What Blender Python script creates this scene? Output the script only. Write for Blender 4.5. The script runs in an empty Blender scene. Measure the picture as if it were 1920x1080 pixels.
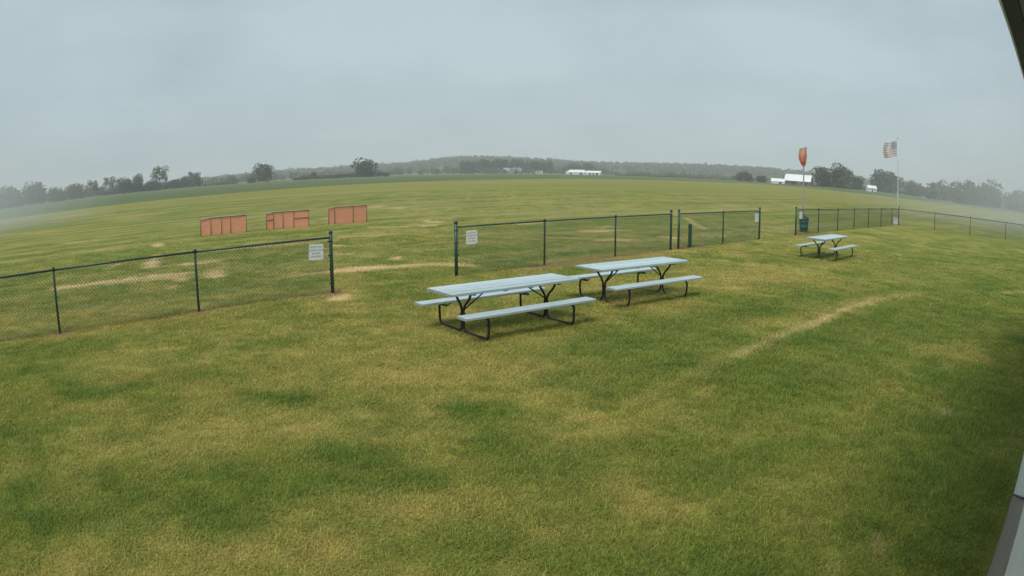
import bpy, bmesh, math, random
import numpy as np
from mathutils import Vector, Matrix

# ------------------------------------------------------------------ camera, sky, sun, exposure
SC = bpy.context.scene
COL = SC.collection
R = math.radians
random.seed(4)
rng = np.random.default_rng(11)

CAM_H = 2.472
cd = bpy.data.cameras.new('camera')
cam = bpy.data.objects.new('camera', cd)
COL.objects.link(cam)
cam.location = (0, 0, CAM_H)
cam.rotation_euler = (R(90 - 9.962), 0, 0)
cd.sensor_fit = 'HORIZONTAL'
cd.sensor_width = 36.0
cd.sensor_height = 20.25
cd.type = 'PANO'                                   # the wide security-camera lens with its barrel curve
cd.panorama_type = 'FISHEYE_LENS_POLYNOMIAL'
cd.fisheye_fov = R(180)
cd.fisheye_polynomial_k0 = 0.0
cd.fisheye_polynomial_k1 = -4.25883210e-02
cd.fisheye_polynomial_k2 = 7.39377603e-05
cd.fisheye_polynomial_k3 = -1.92893539e-05
cd.fisheye_polynomial_k4 = 2.84177703e-07
cd.clip_start = 0.02
cd.clip_end = 20000
SC.camera = cam

SUN_AZ, SUN_EL = R(-152), R(58)                    # azimuth measured from +Y towards +X
world = bpy.data.worlds.new('World')
SC.world = world
world.use_nodes = True
wn = world.node_tree
for n in list(wn.nodes):
    wn.nodes.remove(n)


def N(nt, kind, **kw):
    n = nt.nodes.new(kind)
    for k, v in kw.items():
        if k.startswith('i_'):
            n.inputs[k[2:].replace('_', ' ')].default_value = v
        else:
            setattr(n, k, v)
    return n


out = N(wn, 'ShaderNodeOutputWorld')
sky = N(wn, 'ShaderNodeTexSky', sky_type='NISHITA', sun_disc=False, sun_elevation=SUN_EL, sun_rotation=SUN_AZ)
bg_sky = N(wn, 'ShaderNodeBackground')
bg_sky.inputs['Strength'].default_value = 0.05
wn.links.new(sky.outputs[0], bg_sky.inputs['Color'])
tc = N(wn, 'ShaderNodeTexCoord')
mp = N(wn, 'ShaderNodeMapping')
mp.inputs['Scale'].default_value = (1.0, 1.0, 2.6)
nz = N(wn, 'ShaderNodeTexNoise')
nz.inputs['Scale'].default_value = 1.7
nz.inputs['Detail'].default_value = 4
nz.inputs['Roughness'].default_value = 0.5
rp = N(wn, 'ShaderNodeValToRGB')
rp.color_ramp.elements[0].position = 0.36
rp.color_ramp.elements[0].color = (0.186, 0.235, 0.260, 1)
rp.color_ramp.elements[1].position = 0.66
rp.color_ramp.elements[1].color = (0.268, 0.325, 0.345, 1)
bg_cl = N(wn, 'ShaderNodeBackground')
mx = N(wn, 'ShaderNodeMixShader')
mx.inputs[0].default_value = 0.9
wn.links.new(tc.outputs['Generated'], mp.inputs['Vector'])
wn.links.new(mp.outputs[0], nz.inputs['Vector'])
wn.links.new(nz.outputs[0], rp.inputs[0])
wn.links.new(rp.outputs[0], bg_cl.inputs['Color'])
wn.links.new(bg_sky.outputs[0], mx.inputs[1])
wn.links.new(bg_cl.outputs[0], mx.inputs[2])
wn.links.new(mx.outputs[0], out.inputs['Surface'])

sl = bpy.data.lights.new('sun', 'SUN')
sl.energy = 1.5
sl.angle = R(36)
sl.color = (1.0, 0.96, 0.90)
sun = bpy.data.objects.new('sun', sl)
COL.objects.link(sun)
sd = Vector((math.sin(SUN_AZ) * math.cos(SUN_EL), math.cos(SUN_AZ) * math.cos(SUN_EL), math.sin(SUN_EL)))
sun.rotation_euler = sd.to_track_quat('Z', 'Y').to_euler()
sun.location = (0, 0, 60)

vs = SC.view_settings
vs.view_transform = 'Standard'
vs.look = 'None'
vs.exposure = 0.98
vs.gamma = 1
vs.use_curve_mapping = False
SC.cycles.use_denoising = True
SC.cycles.max_bounces = 5
SC.cycles.volume_bounces = 1
SC.cycles.transparent_max_bounces = 16

# ------------------------------------------------------------------ helpers
LINE = R(50.0)                                       # the fences and the hut run along this azimuth
U = Vector((math.sin(LINE), math.cos(LINE), 0))
NV = Vector((-math.cos(LINE), math.sin(LINE), 0))


def pol(az, d, z=0.0):
    a = R(az)
    return Vector((math.sin(a) * d, math.cos(a) * d, z))


def mat(name, color, rough=0.7, metal=0.0, spec=0.3, var=0.0, scale=8.0, color2=None, bump=0.0, bscale=60.0, transl=0.0):
    m = bpy.data.materials.new(name)
    m.use_nodes = True
    nt = m.node_tree
    p = nt.nodes['Principled BSDF']
    p.inputs['Base Color'].default_value = (*color, 1)
    p.inputs['Roughness'].default_value = rough
    p.inputs['Metallic'].default_value = metal
    p.inputs['Specular IOR Level'].default_value = spec
    if color2 is not None or var > 0:
        c2 = color2 if color2 is not None else tuple(min(1, c * (1 - var)) for c in color)
        t = N(nt, 'ShaderNodeTexCoord')
        n = N(nt, 'ShaderNodeTexNoise')
        n.inputs['Scale'].default_value = scale
        n.inputs['Detail'].default_value = 5
        n.inputs['Roughness'].default_value = 0.65
        r = N(nt, 'ShaderNodeValToRGB')
        r.color_ramp.elements[0].position = 0.33
        r.color_ramp.elements[0].color = (*c2, 1)
        r.color_ramp.elements[1].position = 0.62
        r.color_ramp.elements[1].color = (*color, 1)
        nt.links.new(t.outputs['Object'], n.inputs['Vector'])
        nt.links.new(n.outputs[0], r.inputs[0])
        nt.links.new(r.outputs[0], p.inputs['Base Color'])
    if bump > 0:
        t2 = N(nt, 'ShaderNodeTexCoord')
        n2 = N(nt, 'ShaderNodeTexNoise')
        n2.inputs['Scale'].default_value = bscale
        n2.inputs['Detail'].default_value = 6
        b = N(nt, 'ShaderNodeBump')
        b.inputs['Strength'].default_value = bump
        b.inputs['Distance'].default_value = 0.02
        nt.links.new(t2.outputs['Object'], n2.inputs['Vector'])
        nt.links.new(n2.outputs[0], b.inputs['Height'])
        nt.links.new(b.outputs[0], p.inputs['Normal'])
    if transl > 0:
        tr = N(nt, 'ShaderNodeBsdfTranslucent')
        tr.inputs['Color'].default_value = (*color, 1)
        ms = N(nt, 'ShaderNodeMixShader')
        ms.inputs[0].default_value = transl
        o = nt.nodes['Material Output']
        nt.links.new(p.outputs[0], ms.inputs[1])
        nt.links.new(tr.outputs[0], ms.inputs[2])
        nt.links.new(ms.outputs[0], o.inputs['Surface'])
    return m


def tag(o, label=None, cat=None, group=None, kind=None):
    if label:
        o['label'] = label
    if cat:
        o['category'] = cat
    if group:
        o['group'] = group
    if kind:
        o['kind'] = kind
    return o


def link(name, me, m=None, parent=None):
    o = bpy.data.objects.new(name, me)
    COL.objects.link(o)
    if m is not None and me is not None:
        me.materials.append(m)
    if parent is not None:
        o.parent = parent
    return o


def empty(name, loc, rz=0.0):
    o = bpy.data.objects.new(name, None)
    o.empty_display_size = 0.2
    COL.objects.link(o)
    o.location = loc
    o.rotation_euler = (0, 0, rz)
    return o


class MB:
    """collects shapes into one mesh"""

    def __init__(s):
        s.v, s.f, s.mi = [], [], []
        s.m = 0

    def add(s, vs_, fs_):
        b = len(s.v)
        s.v += [tuple(p) for p in vs_]
        s.f += [tuple(i + b for i in f) for f in fs_]
        s.mi += [s.m] * len(fs_)

    def box(s, c, d, M=None):
        x, y, z = (k / 2 for k in d)
        pts = [Vector((i * x, j * y, k * z)) for k in (-1, 1) for j in (-1, 1) for i in (-1, 1)]
        if M is not None:
            pts = [M @ p for p in pts]
        pts = [p + Vector(c) for p in pts]
        s.add(pts, [(0, 2, 3, 1), (4, 5, 7, 6), (0, 1, 5, 4), (2, 6, 7, 3), (0, 4, 6, 2), (1, 3, 7, 5)])
        return s

    def bevbox(s, c, d, b):
        """box with chamfered long edges and ends (octagonal section along x)"""
        x, y, z = (k / 2 for k in d)
        sec = [(-y + b, -z), (y - b, -z), (y, -z + b), (y, z - b), (y - b, z), (-y + b, z), (-y, z - b), (-y, -z + b)]
        pts = [(c[0] + sx * x, c[1] + q[0], c[2] + q[1]) for sx in (-1, 1) for q in sec]
        fs = [tuple(range(7, -1, -1)), tuple(range(8, 16))]
        fs += [(i, (i + 1) % 8, 8 + (i + 1) % 8, 8 + i) for i in range(8)]
        s.add(pts, fs)
        return s

    def tube(s, pts, r, n=8, cap=True):
        pts = [Vector(p) for p in pts]
        rs = r if isinstance(r, (list, tuple)) else [r] * len(pts)
        ring = []
        prev = None
        for i, p in enumerate(pts):
            if i == 0:
                t = pts[1] - p
            elif i == len(pts) - 1:
                t = p - pts[i - 1]
            else:
                t = (pts[i + 1] - p).normalized() + (p - pts[i - 1]).normalized()
            t.normalize()
            if prev is None:
                a = Vector((0, 0, 1)) if abs(t.z) < 0.9 else Vector((1, 0, 0))
                x = t.cross(a).normalized()
            else:
                x = (prev - t * prev.dot(t)).normalized()
            prev = x
            y = t.cross(x)
            ring.append([p + (x * math.cos(2 * math.pi * k / n) + y * math.sin(2 * math.pi * k / n)) * rs[i] for k in range(n)])
        v = [q for rg in ring for q in rg]
        f = []
        for i in range(len(pts) - 1):
            for k in range(n):
                a, b = i * n + k, i * n + (k + 1) % n
                f.append((a, b, b + n, a + n))
        if cap:
            f.append(tuple(range(n - 1, -1, -1)))
            f.append(tuple(range((len(pts) - 1) * n, len(pts) * n)))
        s.add(v, f)
        return s

    def lathe(s, prof, n=16, c=(0, 0, 0)):
        v = [(c[0] + r * math.cos(2 * math.pi * k / n), c[1] + r * math.sin(2 * math.pi * k / n), c[2] + z) for r, z in prof for k in range(n)]
        f = []
        for i in range(len(prof) - 1):
            for k in range(n):
                a, b = i * n + k, i * n + (k + 1) % n
                f.append((a, b, b + n, a + n))
        f.append(tuple(range(n - 1, -1, -1)))
        f.append(tuple(range((len(prof) - 1) * n, len(prof) * n)))
        s.add(v, f)
        return s

    def mesh(s, name, smooth=False):
        me = bpy.data.meshes.new(name)
        me.from_pydata(s.v, [], s.f)
        if any(s.mi):
            me.polygons.foreach_set('material_index', s.mi)
        if smooth:
            me.polygons.foreach_set('use_smooth', [len(f) == 4 for f in s.f])
        me.update()
        return me

    def build(s, name, m, parent=None, smooth=False):
        return link(name, s.mesh(name, smooth), m, parent)


def fillet(pts, rad, n=5):
    pts = [Vector(p) for p in pts]
    o = [pts[0]]
    for i in range(1, len(pts) - 1):
        a, b, c = pts[i - 1], pts[i], pts[i + 1]
        r = min(rad, (a - b).length * 0.48, (c - b).length * 0.48)
        p0 = b + (a - b).normalized() * r
        p1 = b + (c - b).normalized() * r
        for k in range(n + 1):
            t = k / n
            o.append(p0 * (1 - t) ** 2 + b * 2 * t * (1 - t) + p1 * t * t)
    o.append(pts[-1])
    return o


# ------------------------------------------------------------------ where the lawn is dry, bare or lush
def vnoise(x, y, seed):
    xi, yi = np.floor(x).astype(np.int64), np.floor(y).astype(np.int64)
    fx, fy = x - xi, y - yi
    fx, fy = fx * fx * (3 - 2 * fx), fy * fy * (3 - 2 * fy)

    def h(a, b):
        q = (a * 374761393 + b * 668265263 + seed * 1442695041) & 0x7fffffff
        q = ((q ^ (q >> 13)) * 1274126177) & 0x7fffffff
        return ((q ^ (q >> 16)) & 0xffff) / 65535.0
    return (h(xi, yi) * (1 - fx) + h(xi + 1, yi) * fx) * (1 - fy) + (h(xi, yi + 1) * (1 - fx) + h(xi + 1, yi + 1) * fx) * fy


def fbm(x, y, seed, oct=4, rough=0.55):
    a, s, t = 1.0, 0.0, 0.0
    for k in range(oct):
        s = s + a * vnoise(x * 2 ** k + 17.3 * k, y * 2 ** k - 9.1 * k, seed + k)
        t += a
        a *= rough
    return s / t


# x0, y0, x1, y1, half width, strength
BARE = [
    (-12.45, 14.09, -10.71, 15.18, 0.28, 0.90), (-10.71, 15.18, -9.37, 16.21, 0.45, 1.00), (-8.82, 15.60, -8.56, 15.14, 0.17, 0.70),
    (-8.39, 14.26, -8.16, 13.87, 0.10, 0.60), (-8.35, 16.91, -7.80, 15.77, 0.24, 1.00), (-12.16, 19.22, -11.41, 18.01, 0.23, 0.85),
    (-12.98, 20.91, -12.24, 19.69, 0.15, 0.70), (-13.18, 17.69, -13.42, 18.81, 0.10, 0.60), (-10.26, 18.29, -9.41, 19.03, 0.21, 0.90),
    (-8.45, 17.55, -7.71, 17.28, 0.11, 0.70), (-15.44, 25.12, -14.80, 24.09, 0.21, 1.00), (-3.42, 19.38, -3.34, 18.91, 0.11, 0.95),
    (-4.51, 16.49, -3.65, 17.10, 0.32, 1.00), (-3.65, 17.10, -2.63, 17.55, 0.30, 0.85), (-5.40, 15.82, -4.51, 16.49, 0.13, 0.50),
    (-6.36, 22.89, -5.89, 22.32, 0.15, 0.70), (-5.58, 20.36, -5.10, 20.17, 0.14, 0.60), (-2.19, 17.84, -1.56, 17.62, 0.19, 0.80),
    (-10.75, 21.88, -9.41, 22.59, 0.19, 0.50), (-9.41, 22.59, -8.11, 23.36, 0.19, 0.50), (-8.11, 23.36, -6.81, 24.21, 0.19, 0.50),
    (-4.51, 34.02, -3.66, 33.16, 0.23, 1.00), (-3.99, 30.91, -3.42, 31.45, 0.26, 1.00), (-6.62, 30.23, -4.06, 30.61, 0.23, 0.60),
    (-6.76, 25.80, -4.82, 26.56, 0.17, 0.55), (-10.43, 49.45, -7.47, 46.18, 0.30, 0.90), (-11.31, 38.04, -10.78, 37.83, 0.30, 0.80),
    (-18.10, 23.66, -17.51, 23.88, 0.27, 0.60), (-23.92, 28.27, -22.32, 28.47, 0.36, 0.40), (-3.48, 13.11, -3.41, 12.85, 0.19, 0.80),
    (0.40, 31.17, 1.48, 32.50, 0.20, 0.70), (3.30, 27.92, 4.48, 28.56, 0.32, 0.90), (4.09, 29.89, 4.64, 30.25, 0.22, 0.80),
    (3.45, 24.02, 4.32, 24.09, 0.28, 0.60), (6.05, 25.71, 6.49, 25.36, 0.20, 0.80), (10.15, 38.07, 9.22, 31.82, 0.13, 0.70),
    (9.22, 31.82, 8.93, 29.68, 0.15, 0.60), (8.88, 26.97, 8.67, 26.34, 0.13, 0.70), (-1.99, 17.84, -1.13, 17.60, 0.19, 0.60),
    (3.13, 8.53, 3.93, 9.24, 0.06, 0.50), (3.93, 9.24, 4.90, 10.10, 0.07, 0.50), (4.90, 10.10, 7.02, 11.80, 0.08, 0.75),
    (7.02, 11.80, 8.21, 12.50, 0.10, 0.60), (8.21, 12.50, 9.94, 13.24, 0.11, 0.35), (2.21, 7.78, 3.13, 8.53, 0.06, 0.20),
    (2.70, 3.52, 2.63, 3.39, 0.04, 0.60), (2.61, 3.35, 2.58, 3.29, 0.03, 0.50), (13.67, 13.28, 14.79, 13.42, 0.11, 0.50),
    
    (5.08, 5.78, 5.02, 5.70, 0.07, 0.50), (1.00, 17.79, 1.94, 18.50, 0.16, 0.40), (1.94, 18.50, 2.97, 19.29, 0.17, 0.40),
]
SOIL = [
    (-6.14, 11.40, -6.06, 11.24, 0.14, 0.90), (-3.79, 13.49, -3.74, 13.29, 0.14, 0.90), (-8.36, 9.26, -8.28, 9.16, 0.12, 0.70),
    (-6.74, 10.54, -6.31, 11.15, 0.07, 0.70), (-6.31, 11.15, -5.35, 11.88, 0.05, 0.40), (-4.65, 12.90, -4.01, 13.33, 0.08, 0.70),
    (0.51, 17.18, 1.75, 18.11, 0.16, 0.90), (1.75, 18.11, 3.05, 19.30, 0.15, 0.80), (3.15, 19.42, 4.94, 20.73, 0.14, 0.50),
    (5.80, 22.33, 6.35, 22.40, 0.24, 0.80), (13.11, 28.98, 15.32, 29.67, 0.37, 0.50),
]
DRYX = [
    (1.03, 18.32, 2.30, 19.11, 0.46, 0.90), (2.30, 19.11, 3.71, 20.01, 0.48, 0.90), (3.71, 20.01, 5.33, 21.05, 0.51, 0.90),
    (5.30, 15.98, 6.35, 15.79, 1.39, 0.75), (6.35, 15.79, 7.45, 15.61, 1.41, 0.75),
]
DRY = [
    (-9.5, 8.2, -8.2, 9.0, .5, .5), (-8.2, 9.0, -6.0, 11.1, .45, .55), (-6.0, 11.1, -3.8, 13.1, .42, .5),
    (-3.3, 7.0, -3.0, 8.2, 1.0, .5), (-2.6, 8.6, -2.9, 10.0, .9, .45), (-3.8, 5.2, -3.0, 5.6, .7, .6), (-4.6, 7.4, -6.2, 7.8, .6, .45),
    (-1.4, 7.8, 0.1, 8.1, .75, .75), (0.2, 6.9, 0.5, 7.6, .5, .5), (0.3, 5.9, .9, 6.1, .4, .5), (1.2, 6.2, 1.7, 6.5, .35, .55), (-0.8, 4.4, -0.3, 4.6, .5, .5),
    (-1.6, 4.2, -1.2, 3.6, .5, .35), (-2.9, 3.4, -2.0, 3.6, .5, .45), (-2.0, 5.9, -0.6, 5.9, .3, .6), (-1.0, 8.9, 0.9, 9.2, .5, .4),
    (5.2, 16.0, 8.0, 16.8, .9, .75), (3.0, 14.2, 5.0, 15.2, .7, .5), (7.5, 17.3, 10.5, 18.4, .8, .35), (3.0, 19.3, 5.6, 20.9, .5, .85), (5.6, 21.1, 8.0, 22.6, .5, .5),
    (0.2, 16.6, 2.9, 18.9, .5, .55), (-2.4, 13.6, 0.2, 15.6, .6, .4), (9.0, 15.0, 12.5, 17.0, 1.1, .3), (11.5, 24.0, 16.5, 28.6, 1.4, .5),
    (2.6, 8.1, 3.2, 8.7, .16, .5), (1.9, 7.4, 2.5, 7.9, .12, .4), (1.1, 6.7, 1.6, 7.1, .14, .45), (4.0, 9.4, 7.2, 12.1, .28, .4), (7.2, 12.1, 9.8, 13.3, .5, .35), (0.0, 10.1, 1.5, 10.9, .6, .3),
    (2.3, 4.6, 2.9, 4.7, .35, .3), (2.8, 5.1, 3.4, 5.2, .35, .25), (2.0, 3.9, 2.3, 4.0, .3, .3), (16.5, 30.8, 27, 39.0, .5, .55),
]
LUSH = [
    (-2.85, 6.75, -2.5, 6.8, .22, .9), (-3.25, 4.03, -3.12, 4.05, .14, 1.), (-2.5, 4.75, -2.3, 4.7, .16, .9), (-2.5, 4.1, -2.1, 3.9, .28, .8), (-2.2, 4.4, -1.9, 4.45, .2, .7),
    (-1.7, 5.4, -1.2, 5.2, .3, .8), (-1.0, 4.95, -0.7, 4.95, .18, .9), (-0.5, 6.65, -0.1, 6.6, .22, .9), (-5.6, 6.3, -5.2, 6.35, .2, .9), (-6.3, 6.6, -5.9, 6.6, .16, .7), (-5.0, 6.7, -4.7, 6.9, .16, .7), (-4.4, 7.4, -3.6, 7.5, .2, .55),
    (1.2, 9.0, 3.0, 10.2, .7, .65), (2.6, 10.3, 4.5, 11.6, .5, .6), (.6, 7.7, 1.8, 8.2, .4, .5), (3.4, 7.3, 5.8, 8.9, .9, .6), (5.0, 9.6, 8.0, 11.4, .5, .6), (3.6, 4.0, 4.6, 4.2, .6, .8), (4.2, 4.6, 6.5, 6.5, .8, .8),
    (7.0, 9.5, 10.5, 11.8, .9, .6), (1.4, 4.9, 2.2, 5.1, .25, .6), (2.4, 5.35, 3.0, 5.3, .2, .6), (-.2, 3.9, .5, 3.7, .4, .4), (0.9, 3.5, 1.6, 3.4, .3, .5), (3.1, 3.1, 3.6, 3.5, .35, .7),
    (-4.0, 9.0, -3.4, 9.4, .3, .5), (-7.8, 7.8, -6.8, 8.6, .4, .4), (.4, 11.6, 1.3, 12.2, .4, .35), (-1.5, 6.0, -0.9, 6.1, .2, .4), (0.1, 5.1, .8, 5.3, .3, .35), (-4.2, 5.2, -3.9, 5.3, .2, .5),
    (-8.0, 13.2, -4.8, 15.2, .5, .6), (-10.5, 11.0, -8.0, 13.2, .5, .5), (-1.0, 18.2, 1.2, 19.4, .5, .5), (2.0, 20.2, 5.2, 22.6, .5, .5), (7.0, 24.5, 10.0, 27.0, .8, .5), (-2.8, 15.2, -1.6, 16.2, .3, .4),
    (16, 33, 24, 40, 1.2, .4),
]
DRY += DRYX + [(0.4, 5.9, 0.65, 5.95, .16, .9), (0.65, 6.35, 0.9, 6.4, .15, .9), (-1.0, 6.0, -.7, 6.0, .12, .95), (-1.9, 3.6, -1.2, 3.7, .4, .7), (-3.0, 3.0, -2.2, 3.2, .5, .6), (-0.7, 4.3, -.2, 4.6, .35, .6)]


def paint(x, y, feats, edge):
    o = np.zeros_like(x)
    wob = fbm(x * 2.2, y * 2.2, 71, 3) - 0.5
    wob2 = fbm(x * 7.0, y * 7.0, 91, 2) - 0.5
    for x0, y0, x1, y1, w, s in feats:
        pad = w * 3 + 1.0
        k = (x > min(x0, x1) - pad) & (x < max(x0, x1) + pad) & (y > min(y0, y1) - pad) & (y < max(y0, y1) + pad)
        if not k.any():
            continue
        px, py = x[k] - x0, y[k] - y0
        dx, dy = x1 - x0, y1 - y0
        L2 = dx * dx + dy * dy + 1e-9
        t = np.clip((px * dx + py * dy) / L2, 0, 1)
        d = np.hypot(px - t * dx, py - t * dy) / w
        d = d + wob[k] * 1.3 + wob2[k] * 0.8
        a = np.clip((1 + edge - d) / (2 * edge), 0, 1)
        a = a * a * (3 - 2 * a) * s
        o[k] = np.maximum(o[k], a)
    return o


def lawn(x, y):
    """dry, bare, lush, soil weights of the turf at x, y"""
    t = -x * math.cos(LINE) + y * math.sin(LINE)
    s = x * math.sin(LINE) + y * math.cos(LINE)
    big = fbm(x * 0.16 + 3, y * 0.16, 5, 3)
    mid = fbm(x * 0.85, y * 0.85, 21, 5, 0.65)
    fine = fbm(x * 3.2, y * 3.2, 33, 3)
    dry = np.clip((mid - 0.45) * 2.2, 0, 0.55) * 0.8 + np.clip((fine - 0.52) * 1.6, 0, 0.3) + (big - 0.5) * 0.55
    lush = np.clip((0.42 - mid) * 4.0, 0, 0.65) + np.clip((0.40 - fine) * 1.5, 0, .25)
    # the right side of the lawn is greener, the left more worn
    side = np.clip((s - 3.0) / 6.0, -1, 1) * np.clip((9.0 - t) / 5.0, 0, 1)
    dry = dry * 1.25 - 0.22 * side - 0.02 - 0.16 * np.clip((x + 0.5) / 2.5, 0, 1) * np.clip((7.0 - y) / 3.0, 0, 1) - 0.09 * np.clip((t - 12.6) / 2.0, 0, 1)
    lush = lush + 0.16 * np.clip(side, 0, 1)
    dry = np.maximum(dry, paint(x, y, DRY, 0.9) * (0.7 + 0.6 * fine))
    L = paint(x, y, LUSH, 0.8) * (0.45 + 0.75 * fine)
    dry = dry * (1 - 0.8 * L)
    lush = np.maximum(lush * (1 - np.clip(dry, 0, 1)), L)
    bare = paint(x, y, [(a, b, c_, d, w * (1.3 if b > 12.7 else 1.6), min(1, e * (1.1 if b > 12.7 else .72))) for a, b, c_, d, w, e in BARE], 0.4) * np.clip(0.65 + 0.8 * fine, 0, 1)
    soil = paint(x, y, [(a, b, c_, d, w * 1.7, min(1, e * 1.2)) for a, b, c_, d, w, e in SOIL], 0.6) * np.clip(0.45 + 1.0 * fine, 0, 1)
    c = lambda q: np.clip(q, 0, 1).astype(np.float32)
    return c(dry), c(bare), c(lush), c(soil)


GREEN = (0.197, 0.229, 0.042)
DRYC = (0.425, 0.345, 0.108)
LUSHC = (0.112, 0.178, 0.030)
BAREC = (0.63, 0.465, 0.25)
SOILC = (0.26, 0.155, 0.085)


def turf_nodes(nt, typ):
    """mixes the turf colours by the attributes of the place"""
    def att(nm):
        return N(nt, 'ShaderNodeAttribute', attribute_type=typ, attribute_name=nm).outputs['Fac']
    col = None
    for nm, c in (('dry', DRYC), ('lush', LUSHC), ('bare', BAREC), ('soil', SOILC)):
        m = N(nt, 'ShaderNodeMix', data_type='RGBA')
        if col is None:
            m.inputs['A'].default_value = (*GREEN, 1)
        else:
            nt.links.new(col, m.inputs['A'])
        m.inputs['B'].default_value = (*c, 1)
        nt.links.new(att(nm), m.inputs['Factor'])
        col = m.outputs['Result']
    return col


def mathn(nt, op, a, b=None):
    n = N(nt, 'ShaderNodeMath', operation=op)
    for i, q in enumerate((a, b)):
        if q is None:
            continue
        if isinstance(q, (int, float)):
            n.inputs[i].default_value = q
        else:
            nt.links.new(q, n.inputs[i])
    return n.outputs[0]


def scale_col(nt, col, fac):
    m = N(nt, 'ShaderNodeMix', data_type='RGBA', blend_type='MULTIPLY')
    m.inputs['Factor'].default_value = 1.0
    nt.links.new(col, m.inputs['A'])
    nt.links.new(fac, m.inputs['B'])
    return m.outputs['Result']


# ------------------------------------------------------------------ ground
def axis(lo, hi, step, far_lo, far_hi, g=1.085):
    a = list(np.arange(lo, hi + 1e-6, step))
    s = step
    while a[-1] < far_hi:
        s *= g
        a.append(a[-1] + s)
    s = step
    b = [a[0]]
    while b[-1] > far_lo:
        s *= g
        b.append(b[-1] - s)
    return np.array(b[:0:-1] + a)


gx = axis(-15, 17, 0.12, -5200, 5200)
gy = axis(-3, 24, 0.12, -400, 6000)
GX, GY = np.meshgrid(gx, gy)
x, y = GX.ravel(), GY.ravel()
near = np.hypot(x, y) < 90
gz = np.where(near, (fbm(x * 0.5, y * 0.5, 3, 3) - 0.5) * 0.05, 0.0)
gz = gz + np.where(near, (fbm(x * 3.0, y * 3.0, 8, 2) - 0.5) * 0.022, 0.0)
nx, ny = len(gx), len(gy)
ii = np.arange((ny - 1) * (nx - 1))
r0 = (ii // (nx - 1)) * nx + ii % (nx - 1)
quads = np.stack([r0, r0 + 1, r0 + 1 + nx, r0 + nx], 1)
me = bpy.data.meshes.new('ground')
me.vertices.add(len(x))
me.vertices.foreach_set('co', np.stack([x, y, gz], 1).astype(np.float32).ravel())
me.loops.add(quads.size)
me.loops.foreach_set('vertex_index', quads.ravel().astype(np.int32))
me.polygons.add(len(quads))
me.polygons.foreach_set('loop_start', (np.arange(len(quads)) * 4).astype(np.int32))
me.update(calc_edges=True)
me.polygons.foreach_set('use_smooth', np.ones(len(quads), bool))
for nm, arr in zip(('dry', 'bare', 'lush', 'soil'), lawn(x, y)):
    a = me.attributes.new(nm, 'FLOAT', 'POINT')
    a.data.foreach_set('value', np.where(near, arr, 0.22 if nm == 'dry' else 0.0).astype(np.float32))

gm = bpy.data.materials.new('turf')
gm.use_nodes = True
nt = gm.node_tree
P = nt.nodes['Principled BSDF']
P.inputs['Roughness'].default_value = 0.9
P.inputs['Specular IOR Level'].default_value = 0.1
tco = N(nt, 'ShaderNodeTexCoord')
col = turf_nodes(nt, 'GEOMETRY')
# mowing stripes run along the flight line
rot = N(nt, 'ShaderNodeMapping')
rot.inputs['Rotation'].default_value = (0, 0, -(math.pi / 2 - LINE))
rot.inputs['Scale'].default_value = (1, 1, 1)
nt.links.new(tco.outputs['Object'], rot.inputs['Vector'])
st = N(nt, 'ShaderNodeMapping')
st.inputs['Scale'].default_value = (0.016, 0.52, 1)
nt.links.new(rot.outputs[0], st.inputs['Vector'])
sn = N(nt, 'ShaderNodeTexNoise')
sn.inputs['Scale'].default_value = 1.0
sn.inputs['Detail'].default_value = 6
sn.inputs['Roughness'].default_value = 0.62
nt.links.new(st.outputs[0], sn.inputs['Vector'])
sep = N(nt, 'ShaderNodeSeparateXYZ')
nt.links.new(rot.outputs[0], sep.inputs[0])
beyond = N(nt, 'ShaderNodeMapRange')
beyond.inputs['From Min'].default_value = 12.2
beyond.inputs['From Max'].default_value = 15.5
nt.links.new(sep.outputs['Y'], beyond.inputs['Value'])
sr = N(nt, 'ShaderNodeMapRange')
sr.inputs['From Min'].default_value = 0.49
sr.inputs['From Max'].default_value = 0.60
nt.links.new(sn.outputs[0], sr.inputs['Value'])
mdry = N(nt, 'ShaderNodeMix', data_type='RGBA')
nt.links.new(mathn(nt, 'MULTIPLY', mathn(nt, 'MULTIPLY', sr.outputs[0], beyond.outputs[0]), 0.75), mdry.inputs['Factor'])
nt.links.new(col, mdry.inputs['A'])
mdry.inputs['B'].default_value = (0.34, 0.30, 0.12, 1)
sr2 = N(nt, 'ShaderNodeMapRange')
sr2.inputs['From Min'].default_value = 0.48
sr2.inputs['From Max'].default_value = 0.38
nt.links.new(sn.outputs[0], sr2.inputs['Value'])
mgr = N(nt, 'ShaderNodeMix', data_type='RGBA')
nt.links.new(mathn(nt, 'MULTIPLY', mathn(nt, 'MULTIPLY', sr2.outputs[0], beyond.outputs[0]), 0.5), mgr.inputs['Factor'])
nt.links.new(mdry.outputs['Result'], mgr.inputs['A'])
mgr.inputs['B'].default_value = (0.105, 0.150, 0.042, 1)
col = mgr.outputs['Result']
# blade-scale variation
f1 = N(nt, 'ShaderNodeTexNoise')
f1.inputs['Scale'].default_value = 26.0
f1.inputs['Detail'].default_value = 8
f1.inputs['Roughness'].default_value = 0.75
nt.links.new(tco.outputs['Object'], f1.inputs['Vector'])
f2 = N(nt, 'ShaderNodeTexNoise')
f2.inputs['Scale'].default_value = 1.4
f2.inputs['Detail'].default_value = 7
f2.inputs['Roughness'].default_value = 0.7
nt.links.new(tco.outputs['Object'], f2.inputs['Vector'])
v = mathn(nt, 'ADD', mathn(nt, 'MULTIPLY', f1.outputs[0], 1.1), mathn(nt, 'MULTIPLY', f2.outputs[0], 0.7))
v = mathn(nt, 'ADD', v, -0.08)
col = scale_col(nt, col, v)
nt.links.new(col, P.inputs['Base Color'])
bp = N(nt, 'ShaderNodeBump')
bp.inputs['Strength'].default_value = 0.8
bp.inputs['Distance'].default_value = 0.03
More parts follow.
